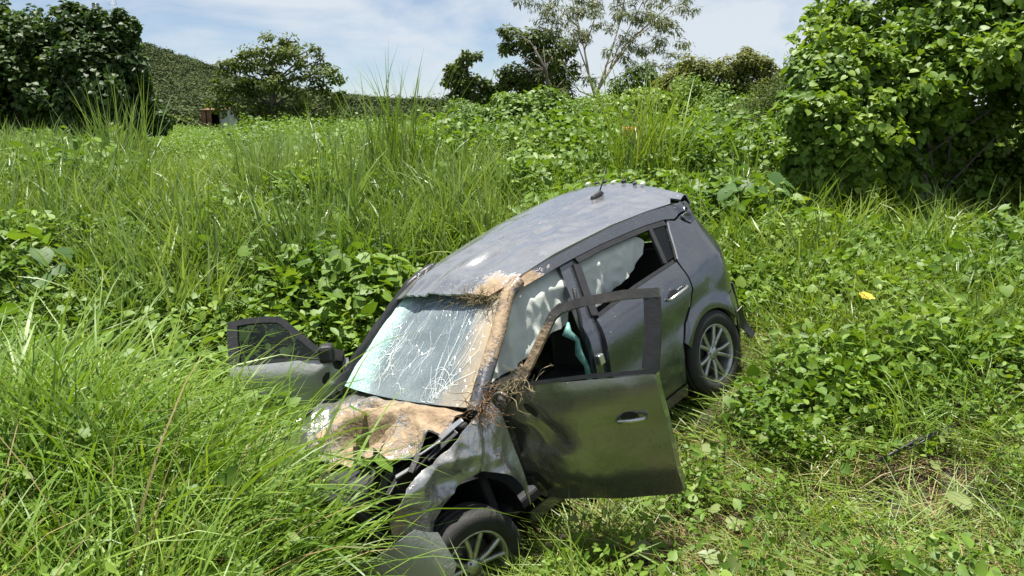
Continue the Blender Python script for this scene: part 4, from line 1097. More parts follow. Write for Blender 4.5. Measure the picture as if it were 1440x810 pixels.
P = field(1900, -.4, 6, 1.8, 7.0, lambda P: (P[:, 0] > -.3) & ~footprint(P, .05, .0) & (rng.uniform(0, 1, len(P)) < np.clip(.5 + lownoise(P, 1.0, 47), .1, 1)))
scatter('pressed_grass', S_flat, P + np.array([0, 0, .07]), rots(len(P), .15), rng.uniform(.7, 1.2, len(P)), 'green grass pressed flat around the open driver door and rear wheel', 'pressed grass')
P = field(520, .2, 6, 2.2, 7.5, lambda P: ~footprint(P, .1, .1) & (rng.uniform(0, 1, len(P)) < np.clip(.45 + lownoise(P, .8, 53), .05, 1)))
scatter('wilted_leaves', S_pale, P + np.array([0, 0, .10]), rots(len(P), .35), rng.uniform(.55, .85, len(P)), 'pale upturned wilted leaves scattered over the right bank', 'wilted leaves')
# grass right under and beside the wreck
P = field(1600, -2.5, 2.6, 2.5, 7.5, lambda P: footprint(P, .3, .3) & ~footprint(P, -.35, -.25))
scatter('crushed_grass', S_flat, P, rots(len(P), .2), rng.uniform(.5, .9, len(P)), 'crushed grass squeezed out along the edges of the wrecked car', 'crushed grass')
# ---- far meadow and thicket behind the ridge
P = field(700, -18, 16, 13.5, 18, lambda P: rng.uniform(0, 1, len(P)) < .9, 200)
scatter('far_meadow', S_blue, P, rots(len(P), .2), rng.uniform(.5, .9, len(P)) * np.where(dip(P) < 1, .4, 1), 'far strip of tall grass in front of the trees', 'grass')
P = field(1300, -1.5, 5.2, 11.5, 18, lambda P: rng.uniform(0, 1, len(P)) < np.clip(.6 + lownoise(P, .4, 61), .1, 1), 200)
scatter('back_thicket', S_back, P + np.array([0, 0, .15]), rots(len(P), .25), rng.uniform(.8, 1.7, len(P)), 'dark leafy thicket between the field and the trees', 'thicket')

P = np.concatenate([field(700, -26, 4, 17, 46, None, 150), field(3000, -22, -4, 13.5, 42, lambda P: (pix(P)[0] > 190) & (pix(P)[0] < 355), 150)])
scatter('far_scrub', S_back, P, rots(len(P), .2), rng.uniform(1.0, 2.0, len(P)) * np.where(P[:, 1] < 24, .5, 1) * np.where(dip(P) < 1, .60, 1), 'low green scrub covering the far left field', 'scrub')
# ---------------------------------------------------------------- trees and shrubs
def crown_arrays(clusters, n, size, tpl, seed, droop=.5, shell=.6, outw=.8, lump=.75):
    """clusters: list of (centre, (rx,ry,rz)); each is broken up into uneven sub-clumps of leaves"""
    r = np.random.default_rng(seed)
    vol = np.array([c[1][0] * c[1][2] for c in clusters]); cnt = np.maximum(4, (n * vol / vol.sum()).astype(int))
    Ps, Ns = [], []
    for (c, rad), k in zip(clusters, cnt):
        rad = np.array(rad); c = np.array(c)
        m = int(r.integers(10, 20)); ks = int(k * lump)
        sd = r.normal(0, 1, (m, 3)); sd /= np.linalg.norm(sd, axis=1, keepdims=True)
        sc_ = c + sd * rad * r.uniform(.5, 1.0, (m, 1)); sr = rad * r.uniform(.22, .50, (m, 1))
        pick = r.integers(0, m, ks)
        d = r.normal(0, 1, (ks, 3)); d /= np.linalg.norm(d, axis=1, keepdims=True)
        q = r.uniform(0, 1, ks) ** (1 / (3 + 3 * shell)) * (1 + .14 * r.normal(0, 1, ks))
        Ps.append(sc_[pick] + d * q[:, None] * sr[pick]); Ns.append(d * .6 + sd[pick] * .6)
        kr = k - ks
        d = r.normal(0, 1, (kr, 3)); d /= np.linalg.norm(d, axis=1, keepdims=True)
        q = r.uniform(0, 1, kr) ** (1 / (3 + 2 * shell)) * .92
        Ps.append(c + d * q[:, None] * rad); Ns.append(d)
    P = np.concatenate(Ps); D0 = np.concatenate(Ns); k = len(P)
    Nn = D0 * outw + np.array([0, -.05, .55]) + r.normal(0, .45, (k, 3))
    b = r.normal(0, .6, (k, 3)); D = D0 * .5 + b + np.array([0, 0, -droop])
    return leaves(P, Nn, D, r.uniform(size[0], size[1], k), tpl, r.uniform(0, 1, k))

def limb(a, b, sag=.1, n=6, seed=0):
    r = random.Random(seed); a, b = Vector(a), Vector(b); L_ = (b - a).length
    mid = a.lerp(b, .5) + Vector((r.uniform(-1, 1), r.uniform(-1, 1), r.uniform(.2, 1))) * L_ * sag
    return [(a * (1 - t) ** 2 + mid * 2 * t * (1 - t) + b * t * t) for t in [i / (n - 1) for i in range(n)]]

def plant(name, label, cat, base, clusters, n, size, mat, tpl=QUADL, bark='bark', trunk=None, forks=None, tr=.12, seed=0, group=None, droop=.5, shell=.6, twigs=True, crown='crown', lump=.75, outw=.8):
    """base: world point; trunk: list of points from base upward; clusters as in crown_arrays"""
    root = empty(name, base); tag(root, label, cat, group)
    B = Vector(base)
    V, F, v = crown_arrays([((Vector(c) - B), r_) for c, r_ in clusters], n, size, tpl, seed, droop, shell, outw, lump)
    link(crown, npmesh(crown, V, [F], mat, False, {'v': v}), root)
    tp = [Vector(p) - B for p in (trunk or [base, Vector(base).lerp(Vector(clusters[0][0]), .55)])]
    rr = [tr * (1 - .55 * i / max(1, len(tp) - 1)) for i in range(len(tp))]
    tubes('trunk', [(tp, rr)], M[bark], root, 8)
    if twigs:
        it = []
        for i, (c, r_) in enumerate(clusters):
            c = Vector(c) - B
            k = min(range(len(tp)), key=lambda j: (tp[j] - c).length + (0.0 if j else .4))
            k = max(0, k - (1 if random.Random(seed + i).random() < .5 else 0))
            s = tp[k]
            it.append((limb(s, c, .12, 6, seed + i), [rr[k] * .38 * (1 - .8 * j / 5) + .006 for j in range(6)]))
            rq = random.Random(seed * 7 + i)
            for _ in range(4):
                e = c + Vector((rq.uniform(-1, 1) * r_[0], rq.uniform(-1, 1) * r_[1], rq.uniform(-.5, 1) * r_[2])) * .8
                it.append((limb(c, e, .1, 4, rq.randint(0, 999)), [.018 * tr / .12, .014 * tr / .12, .01 * tr / .12, .005]))
        tubes('branches', it, M[bark], root, 5)
    return root

def C(px, py, Y, rx, rz, dy=0, ry=None):
    """cluster from photograph pixels: centre pixel, distance, radii in pixels"""
    k = Y / FPX
    return (at(px, py, Y + dy), (rx * k, (ry or (rx + rz) / 2) * k, rz * k))
def gp(px, Y):
    p = at(px, 200, Y); return Vector((p.x, Y, gz(p.x, Y)))

Y = 25
plant('vine_covered_tree', 'dark vine-smothered tree at the far left edge', 'tree', gp(30, Y), [C(-20, 80, Y, 70, 75), C(35, 70, Y, 45, 55, -.4), C(20, 130, Y, 75, 60, -.6), C(45, 36, Y, 22, 20), C(5, 30, Y, 26, 20), C(-70, 60, Y, 60, 70), C(80, 125, Y, 40, 55, -.5), C(70, 55, Y, 20, 24)], 26000, (.09, .17), M['vine_dark'], HEART, seed=1, tr=.3, shell=.8, droop=.8, lump=.9, outw=.5, group='vine-smothered trees on the left')
plant('vine_covered_tree', 'dark vine-smothered tree left of the forested hill', 'tree', gp(140, Y - 1), [C(130, 65, Y - 1, 52, 50), C(150, 110, Y - 1, 58, 60, -.3), C(108, 28, Y - 1, 26, 20), C(160, 45, Y - 1, 30, 32), C(95, 14, Y - 1, 16, 14), C(178, 95, Y - 1, 22, 45, -.2), C(195, 150, Y - 1, 30, 34), C(110, 140, Y - 1, 50, 45, -.5), C(225, 172, Y - 1, 20, 18)], 26000, (.09, .17), M['vine_dark'], HEART, seed=2, tr=.3, shell=.8, droop=.8, lump=.9, outw=.5, group='vine-smothered trees on the left')
Y = 40
b = gp(386, Y)
plant('round_crowned_tree', 'broad rounded tree with clumped foliage in front of the hill', 'tree', b,
      [C(380, 70, Y, 34, 20), C(345, 85, Y, 26, 18, .6), C(420, 78, Y, 24, 15, -.6), C(405, 58, Y, 14, 10), C(318, 96, Y, 20, 12), C(440, 72, Y, 9, 8), C(445, 104, Y, 30, 15, -.3), C(468, 108, Y, 15, 9), C(372, 105, Y, 42, 14), C(330, 120, Y, 30, 14), C(398, 118, Y, 32, 14, -.7), C(450, 122, Y, 18, 10), C(310, 140, Y, 16, 18), C(350, 148, Y, 34, 20), C(415, 142, Y, 34, 18), C(470, 140, Y, 18, 14), C(375, 170, Y, 50, 18), C(440, 165, Y, 30, 16), C(452, 85, Y, 10, 7)],
      9500, (.14, .28), M['tree_leaf'], OVAL, trunk=[b, at(384, 150, Y), at(382, 120, Y), at(380, 90, Y)], seed=3, tr=.24, droop=.2, shell=.5, lump=.96)
Y = 30
b = gp(655, Y)
plant('small_tree', 'small open tree left of the vine-draped tree on the skyline', 'tree', b,
      [C(655, 85, Y, 12, 9), C(640, 97, Y, 16, 8), C(668, 78, Y, 9, 5), C(632, 112, Y, 12, 10), C(658, 112, Y, 20, 12), C(648, 126, Y, 14, 8), C(690, 122, Y, 16, 12), C(710, 122, Y, 14, 9), C(672, 135, Y, 24, 14), C(640, 134, Y, 8, 6)],
      3000, (.12, .26), M['tree_leaf'], OVAL, trunk=[b, at(664, 140, Y), at(658, 110, Y), at(655, 90, Y)], seed=4, tr=.12, droop=.2, shell=.3, lump=.95)
b = gp(770, Y - 2)
plant('draped_tree', 'bushy tree draped with climbers left of the slender pale tree', 'tree', b,
      [C(735, 58, Y, 22, 16), C(715, 45, Y, 14, 12), C(765, 55, Y, 28, 14), C(788, 68, Y, 20, 16), C(712, 68, Y, 12, 9), C(770, 85, Y, 30, 20), C(730, 102, Y, 30, 12), C(712, 106, Y, 12, 8), C(765, 115, Y, 36, 28), C(790, 130, Y, 22, 26), C(750, 140, Y, 36, 22), C(808, 100, Y, 10, 14), C(735, 125, Y, 16, 12)],
      9000, (.10, .22), M['tree_leaf'], OVAL, trunk=[b, at(772, 140, Y - 2), at(768, 100, Y - 2), at(750, 65, Y - 2)], seed=5, tr=.08, droop=.5, shell=.4)
# slender pale-barked tree with many rising stems
Y = 29
b = gp(838, Y)
g = empty('slender_tree', b); tag(g, 'tall slender tree with pale rising stems and sparse airy crown', 'tree')
base_t = at(838, 140, Y)
stems = [[(838, 140), (828, 105), (822, 70), (815, 40), (806, 5), (800, -30)], [(838, 138), (848, 105), (862, 65), (872, 30), (880, -10), (884, -40)], [(840, 128), (858, 98), (880, 62), (905, 40), (930, 18), (945, 5)], [(852, 110), (868, 70), (890, 30), (905, 0), (915, -30)],
         [(858, 98), (890, 55), (925, 30), (958, 18)], [(838, 138), (815, 128), (800, 108), (790, 85)], [(828, 105), (812, 62), (795, 35), (775, 15)], [(850, 120), (852, 92), (872, 75), (910, 60), (935, 45)], [(872, 108), (905, 95), (935, 92), (955, 80)], [(822, 70), (835, 30), (842, -10)], [(815, 40), (790, 15), (765, -5)]]
it = []
rs = random.Random(5)
for i, st_ in enumerate(stems):
    dy0 = 0; pts = []
    for j, (x, y) in enumerate(st_):
        pts.append(at(x, y, Y + (rs.uniform(-1.2, 1.2) if j > 1 else 0)) - b)
    r0 = .055 if i < 3 else .032
    it.append((pts, [r0 * (1 - .8 * j / (len(pts) - 1)) for j in range(len(pts))]))
tubes('trunk', [([Vector((0, 0, -.1)), base_t - b + Vector((0, 0, -.3)), base_t - b], [.12, .09, .075])], M['pale_bark'], g, 8)
tubes('stems', it, M['pale_bark'], g, 6)
cl_ = []
for i in range(60):
    st_ = stems[rs.randrange(len(stems))]; k = rs.randrange(max(1, len(st_) - 3), len(st_))
    x, y = st_[k]; cl_.append(C(x + rs.gauss(0, 16), y + rs.gauss(0, 11), Y, rs.uniform(7, 14), rs.uniform(5, 9), rs.uniform(-1.3, 1.3)))
for x, y in [(775, 12), (765, 30), (790, 28), (955, 10), (948, 40), (930, 55), (905, 70), (885, 88), (915, 92), (945, 78), (780, 45), (800, 60), (820, 50), (860, 40), (895, 25), (870, 8), (835, 15), (812, 15), (960, 60)]:
    cl_.append(C(x, y, Y, rs.uniform(10, 16), rs.uniform(6, 10), rs.uniform(-1, 1)))
V, F, v = crown_arrays([(c - b, r_) for c, r_ in cl_], 6500, (.13, .24), SLIM, 6, .9, .0)
link('crown', npmesh('crown', V, [F], M['gum_leaf'], False, {'v': v}), g)
tw = []
for c, r_ in cl_:
    for _ in range(2): tw.append((limb(c - b, c - b + Vector((rs.uniform(-1, 1) * r_[0], rs.uniform(-1, 1) * r_[0], rs.uniform(-1, 1) * r_[2])) * 1.1, .15, 4, rs.randint(0, 99)), [.012, .010, .008, .004]))
tag(tubes('twigs', tw, M['pale_bark'], g, 4), kind='stuff')

Y = 24
plant('dark_bush', 'low dark rounded bush right of the slender pale tree', 'bush', gp(893, Y), [C(880, 122, Y, 24, 20), C(905, 112, Y, 24, 17, -.2), C(925, 128, Y, 22, 20), C(865, 140, Y, 20, 14), C(940, 145, Y, 26, 16)], 4200, (.09, .17), M['vine_dark'], OVAL, seed=7, tr=.08, shell=1.0)
Y = 19
plant('scrub_shrub', 'twiggy olive scrub shrub on the skyline behind the tall grass tuft', 'shrub', gp(965, Y), [C(960, 120, Y, 30, 30), C(935, 130, Y, 22, 26), C(985, 100, Y, 24, 22), C(965, 95, Y, 14, 18), C(990, 135, Y, 32, 24), C(945, 150, Y, 34, 20)], 9500, (.07, .14), M['scrub_leaf'], OVAL, seed=8, tr=.07, shell=.1)
plant('scrub_shrub', 'twiggy olive scrub shrub beside the big vine bush on the skyline', 'shrub', gp(1050, Y), [C(1030, 95, Y, 28, 20), C(1060, 88, Y, 26, 18), C(1045, 118, Y, 40, 22), C(1085, 110, Y, 24, 20), C(1020, 130, Y, 30, 24), C(1070, 140, Y, 36, 28), C(1050, 75, Y, 12, 10)], 10500, (.07, .14), M['scrub_leaf'], OVAL, seed=9, tr=.07, shell=.1)
Y = 13.5
plant('feathery_shrub', 'feathery bright green shrub just left of the big vine bush', 'shrub', gp(1080, Y), [C(1070, 150, Y, 34, 26), C(1095, 130, Y, 30, 24), C(1060, 180, Y, 34, 26, -.3), C(1100, 175, Y, 30, 30, -.3), C(1045, 165, Y, 22, 18), C(1085, 205, Y, 36, 20, -.4), C(1110, 115, Y, 22, 18), C(1020, 185, Y, 34, 22, .2), C(985, 180, Y, 30, 18, .5), C(1120, 90, Y, 16, 16, .3)], 13000, (.04, .085), M['fern_leaf'], SLIM, seed=10, tr=.06, shell=.1, droop=.2)
Y = 15
for i, (px, py, rx, rz, mt, lab) in enumerate([(668, 165, 46, 24, 'vine', 'low mound of vines below the small open skyline tree'), (748, 160, 52, 32, 'vine_bush', 'mound of vines below the climber-draped tree'), (835, 160, 50, 28, 'vine', 'mound of vines at the foot of the slender pale tree'), (905, 150, 42, 30, 'vine_bush', 'mound of vines below the low dark bush'), (985, 150, 50, 38, 'vine', 'tall mound of vines below the twiggy scrub'), (1045, 170, 40, 34, 'vine_bush', 'mound of vines left of the feathery shrub')]):
    plant('vine_mound', lab, 'vines', gp(px, Y), [C(px, py, Y, rx, rz), C(px - rx * .55, py + 10, Y, rx * .6, rz * .8, -.5), C(px + rx * .55, py + 8, Y, rx * .6, rz * .9, -.3), C(px + rx * .1, py + rz, Y, rx, rz * .8, -.6)], 8500, (.045, .09), M[mt], HEART if i % 2 else OVAL, seed=20 + i, tr=.05, shell=.7, group='vine mounds behind the field', twigs=False)

# the big vine-covered bush on the right
Y = 9.8
bb = gp(1330, Y)
lob = [C(1230, 40, Y, 90, 75, 1.6), C(1180, 130, Y, 70, 70, .5), C(1300, -20, Y, 110, 80, 1.8), C(1400, 20, Y, 100, 70, .5), C(1290, 90, Y, 90, 60, .6), C(1145, 190, Y, 42, 62, -.2), C(1200, 215, Y, 50, 50, -.4), C(1390, 90, Y, 70, 36, -.3), C(1500, 0, Y, 110, 90, .4), C(1165, 80, Y, 36, 36, 1.2), C(1340, 180, Y, 110, 100, 1.7), C(1480, 170, Y, 120, 110, 1.5), C(1250, 170, Y, 60, 50, 0), C(1420, 250, Y, 160, 50, 1.9), C(1150, 140, Y, 34, 40, .4), C(1235, 105, Y, 50, 40, .2), C(1345, 60, Y, 60, 40, .1), C(1165, 240, Y, 44, 44, -.3), C(1235, 250, Y, 54, 40, .0), C(1130, 150, Y, 26, 34, .2), C(1340, 250, Y, 110, 60, 1.2), C(1460, 255, Y, 110, 60, 1.0)]
bush = plant('vine_bush', 'huge bush smothered in broad-leaved vines at the right edge', 'bush', bb, lob, 56000, (.055, .115), M['vine_bush'], HEART, seed=31, tr=.16, shell=1.2, droop=.7, twigs=False, lump=.88, outw=.45)
r3 = np.random.default_rng(78); spr = []
for i in range(70):
    c, r_ = lob[[0, 1, 2, 3, 4, 5, 6, 7, 8, 9, 12][i % 11]]
    d = Vector((r3.normal(), -abs(r3.normal()) * .7 - .1, r3.normal() * .7 + .35)).normalized(); s = r3.uniform(.16, .34)
    spr.append((Vector(c) + Vector((d.x * r_[0], d.y * r_[1], d.z * r_[2])) * r3.uniform(1.0, 1.22) - bb, (s, s, s * .7)))
V, F, v = crown_arrays(spr, 6500, (.05, .105), HEART, 79, .5, .2, .3, .7)
link('sprays', npmesh('sprays', V, [F], M['vine'], False, {'v': v}), bush)
# hanging leaves of its near face, each a leaf of its own
r3 = np.random.default_rng(77)
lm = []
for k in range(6):
    V, F, v = leaves(np.zeros((1, 3)), [(0, 0, 1)], [(0, 1, 0)], [1.0], HEART, np.array([.1 + .16 * k])); lm.append(npmesh('leaf', V, [F], M['vine_bush'], True, {'v': v}))
for i in range(150):
    c, r_ = lob[[0, 1, 2, 3, 4, 5, 6, 7, 12][i % 9]]
    d = Vector((r3.normal(), -abs(r3.normal()) - .4, r3.normal() * .8 + .25)).normalized()
    p = Vector(c) + Vector((d.x * r_[0], d.y * r_[1], d.z * r_[2])) * 1.03 - bb
    o = link('leaf', lm[i % 6], bush)
    z = (Vector((d.x * .5, d.y * .6, .75)) + Vector(r3.normal(0, .25, 3))).normalized(); y = Vector((d.x, d.y, -1.3)); y = (y - z * y.dot(z)).normalized(); x = y.cross(z)
    s = r3.uniform(.09, .14)
    o.matrix_local = Matrix.Translation(p) @ Matrix((x, y, z)).transposed().to_4x4() @ Matrix.Scale(s, 4)
tubes('branches', [(limb(Vector((r3.uniform(-1.6, 1.0), r3.uniform(.6, 1.2), 0)), Vector((r3.uniform(-1.4, 1.0), r3.uniform(.3, .9), r3.uniform(1.2, 2.2))), .15, 6, i), [.03, .026, .022, .018, .012, .006]) for i in range(10)], M['bark'], bush, 5)

# ---- single tufts that stand out
def tuft(name, label, base, n, length, width, spread, lean, curl, mat, seed, group=None, sc=(1, 1, 1), extra=None):
    V, F, v = blades(n, length, width, spread, lean, curl, 8, seed=seed)
    root = empty(name, base); tag(root, label, 'grass tuft', group)
    V = V * np.array(sc)
    link('blades', npmesh('blades', V, [F], mat, False, {'v': v}), root)
    r = random.Random(seed)
    tubes('stalk', [(limb((r.uniform(-1, 1) * spread, r.uniform(-1, 1) * spread, 0), (r.uniform(-.4, .4), r.uniform(-.3, .3), length[1] * r.uniform(.55, .8)), .05, 5, i), [.005, .005, .004, .003, .002]) for i in range(max(4, n // 12))], M['stem'], root, 4)
    return root
G = 'tall grass tufts standing out of the bank'
def gb(px, Y): p = gp(px, Y); return p
tuft('grass_tuft', 'tall spiky grass tuft rising above the vines against the sky', gb(560, 11.2), 150, (.9, 1.75), (.014, .024), .40, (.02, .35), (.05, .8), M['grass_mid'], 201, G, (1.278, 1.278, 1.42))
tuft('grass_tuft', 'tall yellow-green grass tuft on the skyline behind the car roof', gb(905, 10.6), 190, (.9, 1.75), (.012, .022), .42, (.02, .5), (.2, 1.3), M['grass_mid'], 202, G, (1.305, 1.305, 1.45))
tuft('grass_tuft', 'grey-green grass tuft leaning left in front of the round crowned tree', gb(370, 10.5), 90, (.7, 1.3), (.014, .022), .30, (.1, .4), (.1, .8), M['grass_blue'], 203, G, (1.125, 1.125, 1.25))
tuft('grass_tuft', 'grey-green grass tuft amid the vines left of the passenger door', gb(405, 8.2), 70, (.6, 1.15), (.013, .022), .22, (.02, .35), (.1, .7), M['grass_blue'], 204, G, (1.08, 1.08, 1.2))
tuft('grass_tuft', 'pale grass tuft amid broad leaves at the left of the bank', gb(120, 8.0), 80, (.5, 1.0), (.012, .020), .22, (.05, .5), (.3, 1.0), M['grass_blue'], 205, G, (1.035, 1.035, 1.15))
tuft('grass_tuft', 'spiky grass tuft in front of the dark vine-smothered trees', gb(172, 13.2), 110, (.8, 1.6), (.014, .022), .40, (.02, .4), (.1, .7), M['grass_blue'], 206, G, (1.215, 1.215, 1.35))
tuft('grass_tuft', 'arching grass tuft leaning right below the round crowned tree', gb(450, 12.0), 120, (.8, 1.5), (.014, .022), .40, (.1, .6), (.3, 1.2), M['grass_blue'], 207, G, (1.1700000000000002, 1.1700000000000002, 1.3))
tuft('grass_tuft', 'dense fine grass tussock at the left edge beside its dark shadow', gb(50, 4.9), 260, (.7, 1.25), (.006, .011), .30, (.05, .6), (.5, 1.5), M['grass_bright'], 208, G, (0.9900000000000001, 0.9900000000000001, 1.1))

tuft('grass_tuft', 'tall green grass tuft standing against the muddy bonnet', (-.92, 3.62, gz(-.92, 3.62)), 110, (.65, 1.1), (.008, .016), .22, (.02, .45), (.4, 1.6), M['grass_bright'], 209, G)
tuft('grass_tuft', 'tall green grass tuft in front of the left corner of the bonnet', (-1.25, 3.85, gz(-1.25, 3.85)), 120, (.7, 1.2), (.008, .016), .24, (.02, .45), (.4, 1.6), M['grass_bright'], 210, G)
tuft('grass_tuft', 'tall green grass tuft leaning over the left edge of the bonnet', (-1.5, 4.15, gz(-1.5, 4.15)), 130, (.8, 1.4), (.009, .018), .26, (.02, .4), (.4, 1.5), M['grass_bright'], 212, G)
tuft('grass_tuft', 'tall green grass tuft below the middle of the bonnet', (-1.12, 3.5, gz(-1.12, 3.5)), 120, (.7, 1.15), (.009, .017), .22, (.02, .45), (.4, 1.6), M['grass_bright'], 213, G)
# ---- broad-leaved plants with leaves one can pick out
def leafy(name, label, base, n, height, size, spread, mat, seed, group=None, lean=(0, 0)):
    root = empty(name, base); tag(root, label, 'plant', group)
    r = random.Random(seed); mm = []
    for k in range(4):
        V, F, v = leaves(np.zeros((1, 3)), [(0, 0, 1)], [(0, 1, 0)], [1.0], HEART, np.array([.15 + .22 * k])); mm.append(npmesh('leaf', V, [F], mat, True, {'v': v}))
    st = []
    for i in range(n):
        a = r.uniform(0, 6.28); q = spread * math.sqrt(r.random()); h = height * (1 - .5 * (q / spread) ** 2) * r.uniform(.45, 1)
        p = Vector((q * math.cos(a) + lean[0] * h, q * math.sin(a) + lean[1] * h, h))
        st.append((limb((p.x * .2, p.y * .2, 0), p, .1, 4, i), [.004, .0035, .003, .002]))
        o = link('leaf', mm[r.randrange(4)], root)
        z = Vector((math.cos(a) * .5 + r.gauss(0, .25), math.sin(a) * .5 - .2 + r.gauss(0, .25), 1)).normalized(); y = Vector((math.cos(a), math.sin(a), -.4)); y = (y - z * y.dot(z)).normalized(); x = y.cross(z)
        o.matrix_local = Matrix.Translation(p) @ Matrix((x, y, z)).transposed().to_4x4() @ Matrix.Scale(r.uniform(*size), 4)
    tubes('stems', st, M['stem'], root, 4)
    return root
leafy('broad_leaf_plant', 'leafy plant with big bluish green leaves behind the rear of the car', gp(1065, 9.0), 46, .95, (.14, .24), .50, M['big_leaf'], 301)
leafy('broad_leaf_plant', 'leafy plant with bright leaves between the car roof and the vine bush', gp(1010, 9.4), 40, .75, (.12, .20), .50, M['vine'], 302)
leafy('broad_leaf_plant', 'leafy plant with large glossy leaves right of the passenger door glass', gp(500, 7.6), 46, .9, (.12, .19), .55, M['vine'], 303)
leafy('broad_leaf_plant', 'leafy plant with large pale leaves at the left edge of the vines', gp(30, 7.6), 30, .7, (.14, .24), .45, M['big_leaf'], 304)
p = at(520, 640, 3.75)
leafy('climbing_weed', 'broad-leaved weed reaching up in front of the muddy bonnet', (p.x, p.y, gz(p.x, p.y)), 16, 1.35, (.07, .11), .22, M['vine'], 305)
p = at(478, 600, 4.0)
leafy('climbing_weed', 'broad-leaved weed reaching up to the lower left corner of the windscreen', (p.x, p.y, gz(p.x, p.y)), 16, 1.72, (.08, .13), .20, M['vine'], 306)

# ---------------------------------------------------------------- hill with its wood, masts, shed
hx = np.linspace(-260, 130, 80); hy = np.linspace(220, 420, 40)
HX, HY = np.meshgrid(hx, hy)
sil_x = [-200, 0, 130, 190, 250, 310, 380, 450, 500, 560, 640, 760, 1000]; sil_y = [0, 20, 42, 64, 84, 112, 126, 134, 141, 147, 151, 153, 155]
def hillz(x, y):
    u = 720 + FPX * x / (y * math.cos(TILT)); py = np.interp(720 + FPX * x / 340.0, sil_x, sil_y)
    top = EYE + 340.0 * np.tan(np.arctan((405 - py) / FPX) - TILT)
    s = np.clip((y - 230) / 110.0, 0, 1); s = s * s * (3 - 2 * s)
    return (EYE - 2) + (top + 2 - EYE - 2.5) * s
HZ = hillz(HX, HY) + np.array([noise.noise(Vector((a * .02, b_ * .02, 0))) * 3 for a, b_ in zip(HX.ravel(), HY.ravel())]).reshape(HX.shape) * np.clip((HY - 225) / 40, 0, 1)
nx, ny = len(hx), len(hy)
ii = (np.arange(ny - 1)[:, None] * nx + np.arange(nx - 1)[None]).ravel()
tag(link('hill', npmesh('hill', np.stack([HX.ravel(), HY.ravel(), HZ.ravel()], 1), np.stack([ii, ii + 1, ii + nx + 1, ii + nx], 1), plain('hill_soil', (.05, .065, .03), .95), True)), 'forested hill rising behind the trees on the left', 'hill', kind='structure')
def blob(n, seed):
    V, F, v = crown_arrays([((0, 0, 2.2), (2.0, 2.0, 1.6)), ((.8, .3, 2.8), (1.3, 1.3, 1.2)), ((-.9, -.4, 2.4), (1.2, 1.2, 1.2))], n, (.5, 1.0), QUADL, seed, .3, .8); return V, F, v
S_wood = sources('wood_crown', [blob(170, 400 + i) for i in range(5)], M['hill_leaf'])
x = rng.uniform(-250, 120, 9000); y = rng.uniform(235, 385, 9000)
P = np.stack([x, y, hillz(x, y) - .5], 1)
u, vv = pix(P); ok = (u > -250) & (u < 1000)
P = P[ok]
scatter('hillside_wood', S_wood, P, rots(len(P), .1), rng.uniform(.75, 1.5, len(P)), 'dense wood covering the distant hillside', 'wood')

x = rng.uniform(-75, 60, 1500); y = rng.uniform(52, 105, 1500)
P = np.stack([x, y, np.full(1500, EYE - 1.6)], 1)
scatter('far_tree_line', S_wood, P, rots(len(P), .1), rng.uniform(.30, .46, len(P)), 'low belt of trees closing the far side of the field', 'tree line')
M['mast'] = plain('mast_steel', (.30, .31, .32), .5, metal=.4)
for px, py, lab, dish in ((134, 4, 'thin mast with a round antenna head above the dark left trees', True), (157, -4, 'taller thin mast with side aerials above the dark left trees', False)):
    top = at(px, py, 330); bz = float(hillz(np.array([top.x]), np.array([330.0]))[0]); h = top.z - bz
    g = empty('radio_mast', (top.x, 330, bz)); tag(g, lab, 'mast')
    tubes('pole', [([(0, 0, 0), (0, 0, h)], [.30, .18])], M['mast'], g, 6)
    for s in (-1, 1):
        tubes('stay', [([(s * 1.2, 0, 0), (s * .3, 0, h * .9)], [.06, .06])], M['mast'], g, 4)
    if dish:
        for a in range(4): rbox('antenna', (1.1 * math.cos(a * 1.57), 1.1 * math.sin(a * 1.57), h - 1.0), (.7, .7, 1.9), M['mast'], g, .1)
        tubes('crossbar', [([(-1.2, 0, h - 1), (1.2, 0, h - 1)], [.12, .12])], M['mast'], g, 5)
    else:
        for s in (-1, 1): tubes('aerial', [([(0, 0, h - 3.0), (s * 1.6, 0, h - 3.0), (s * 1.6, 0, h - .2)], [.1, .1, .1])], M['mast'], g, 5)

Y = 49
for px, py, rx, rz, lab in ((232, 178, 26, 20, 'dark low bush left of the rusty shed'), (262, 180, 20, 14, 'dark low bush touching the left side of the rusty shed'), (345, 172, 26, 22, 'low bush behind the rusty shed on its right')):
    plant('low_bush', lab, 'bush', gp(px, Y), [C(px, py, Y, rx, rz), C(px - rx * .5, py + 5, Y, rx * .6, rz * .8, -.5), C(px + rx * .5, py + 4, Y, rx * .6, rz * .8, -.4)], 2600, (.2, .4), M['tree_leaf'], OVAL, seed=int(px), tr=.1, shell=.8, group='low bushes round the shed')
Y = 46
M['rust'] = plain('rusty_sheet', (.20, .095, .065), .85, var=.45, scale=1.5, bump=.2)
M['grey_sheet'] = plain('grey_sheet', (.34, .36, .38), .6, var=.2, scale=2)
M['dark_inside'] = plain('shed_inside', (.02, .018, .016), .9)
k = Y / FPX
sb = at(303, 190, Y); sb.z -= 1.0
g = empty('shed', sb); tag(g, 'small rusty tin shed half hidden by grass in front of the hill', 'shed')
def sheet(nm, x0, x1, z1, y0, mat, par):
    xs_ = np.arange(x0, x1 + .001, .045); V = []; F = []
    for i, x_ in enumerate(xs_):
        d = .02 * (1 if i % 2 else -1)
        V += [(x_, y0 + d, 0), (x_, y0 + d, z1)]
    for i in range(len(xs_) - 1): F.append((2 * i, 2 * i + 2, 2 * i + 3, 2 * i + 1))
    n0 = len(V); V += [(a, b_ + .015, c) for a, b_, c in V]; F += [tuple(reversed([j + n0 for j in f])) for f in F]
    return link(nm, npmesh(nm, V, [np.array(F)], mat), par)
ht = (190 - 156) * k + 1.0
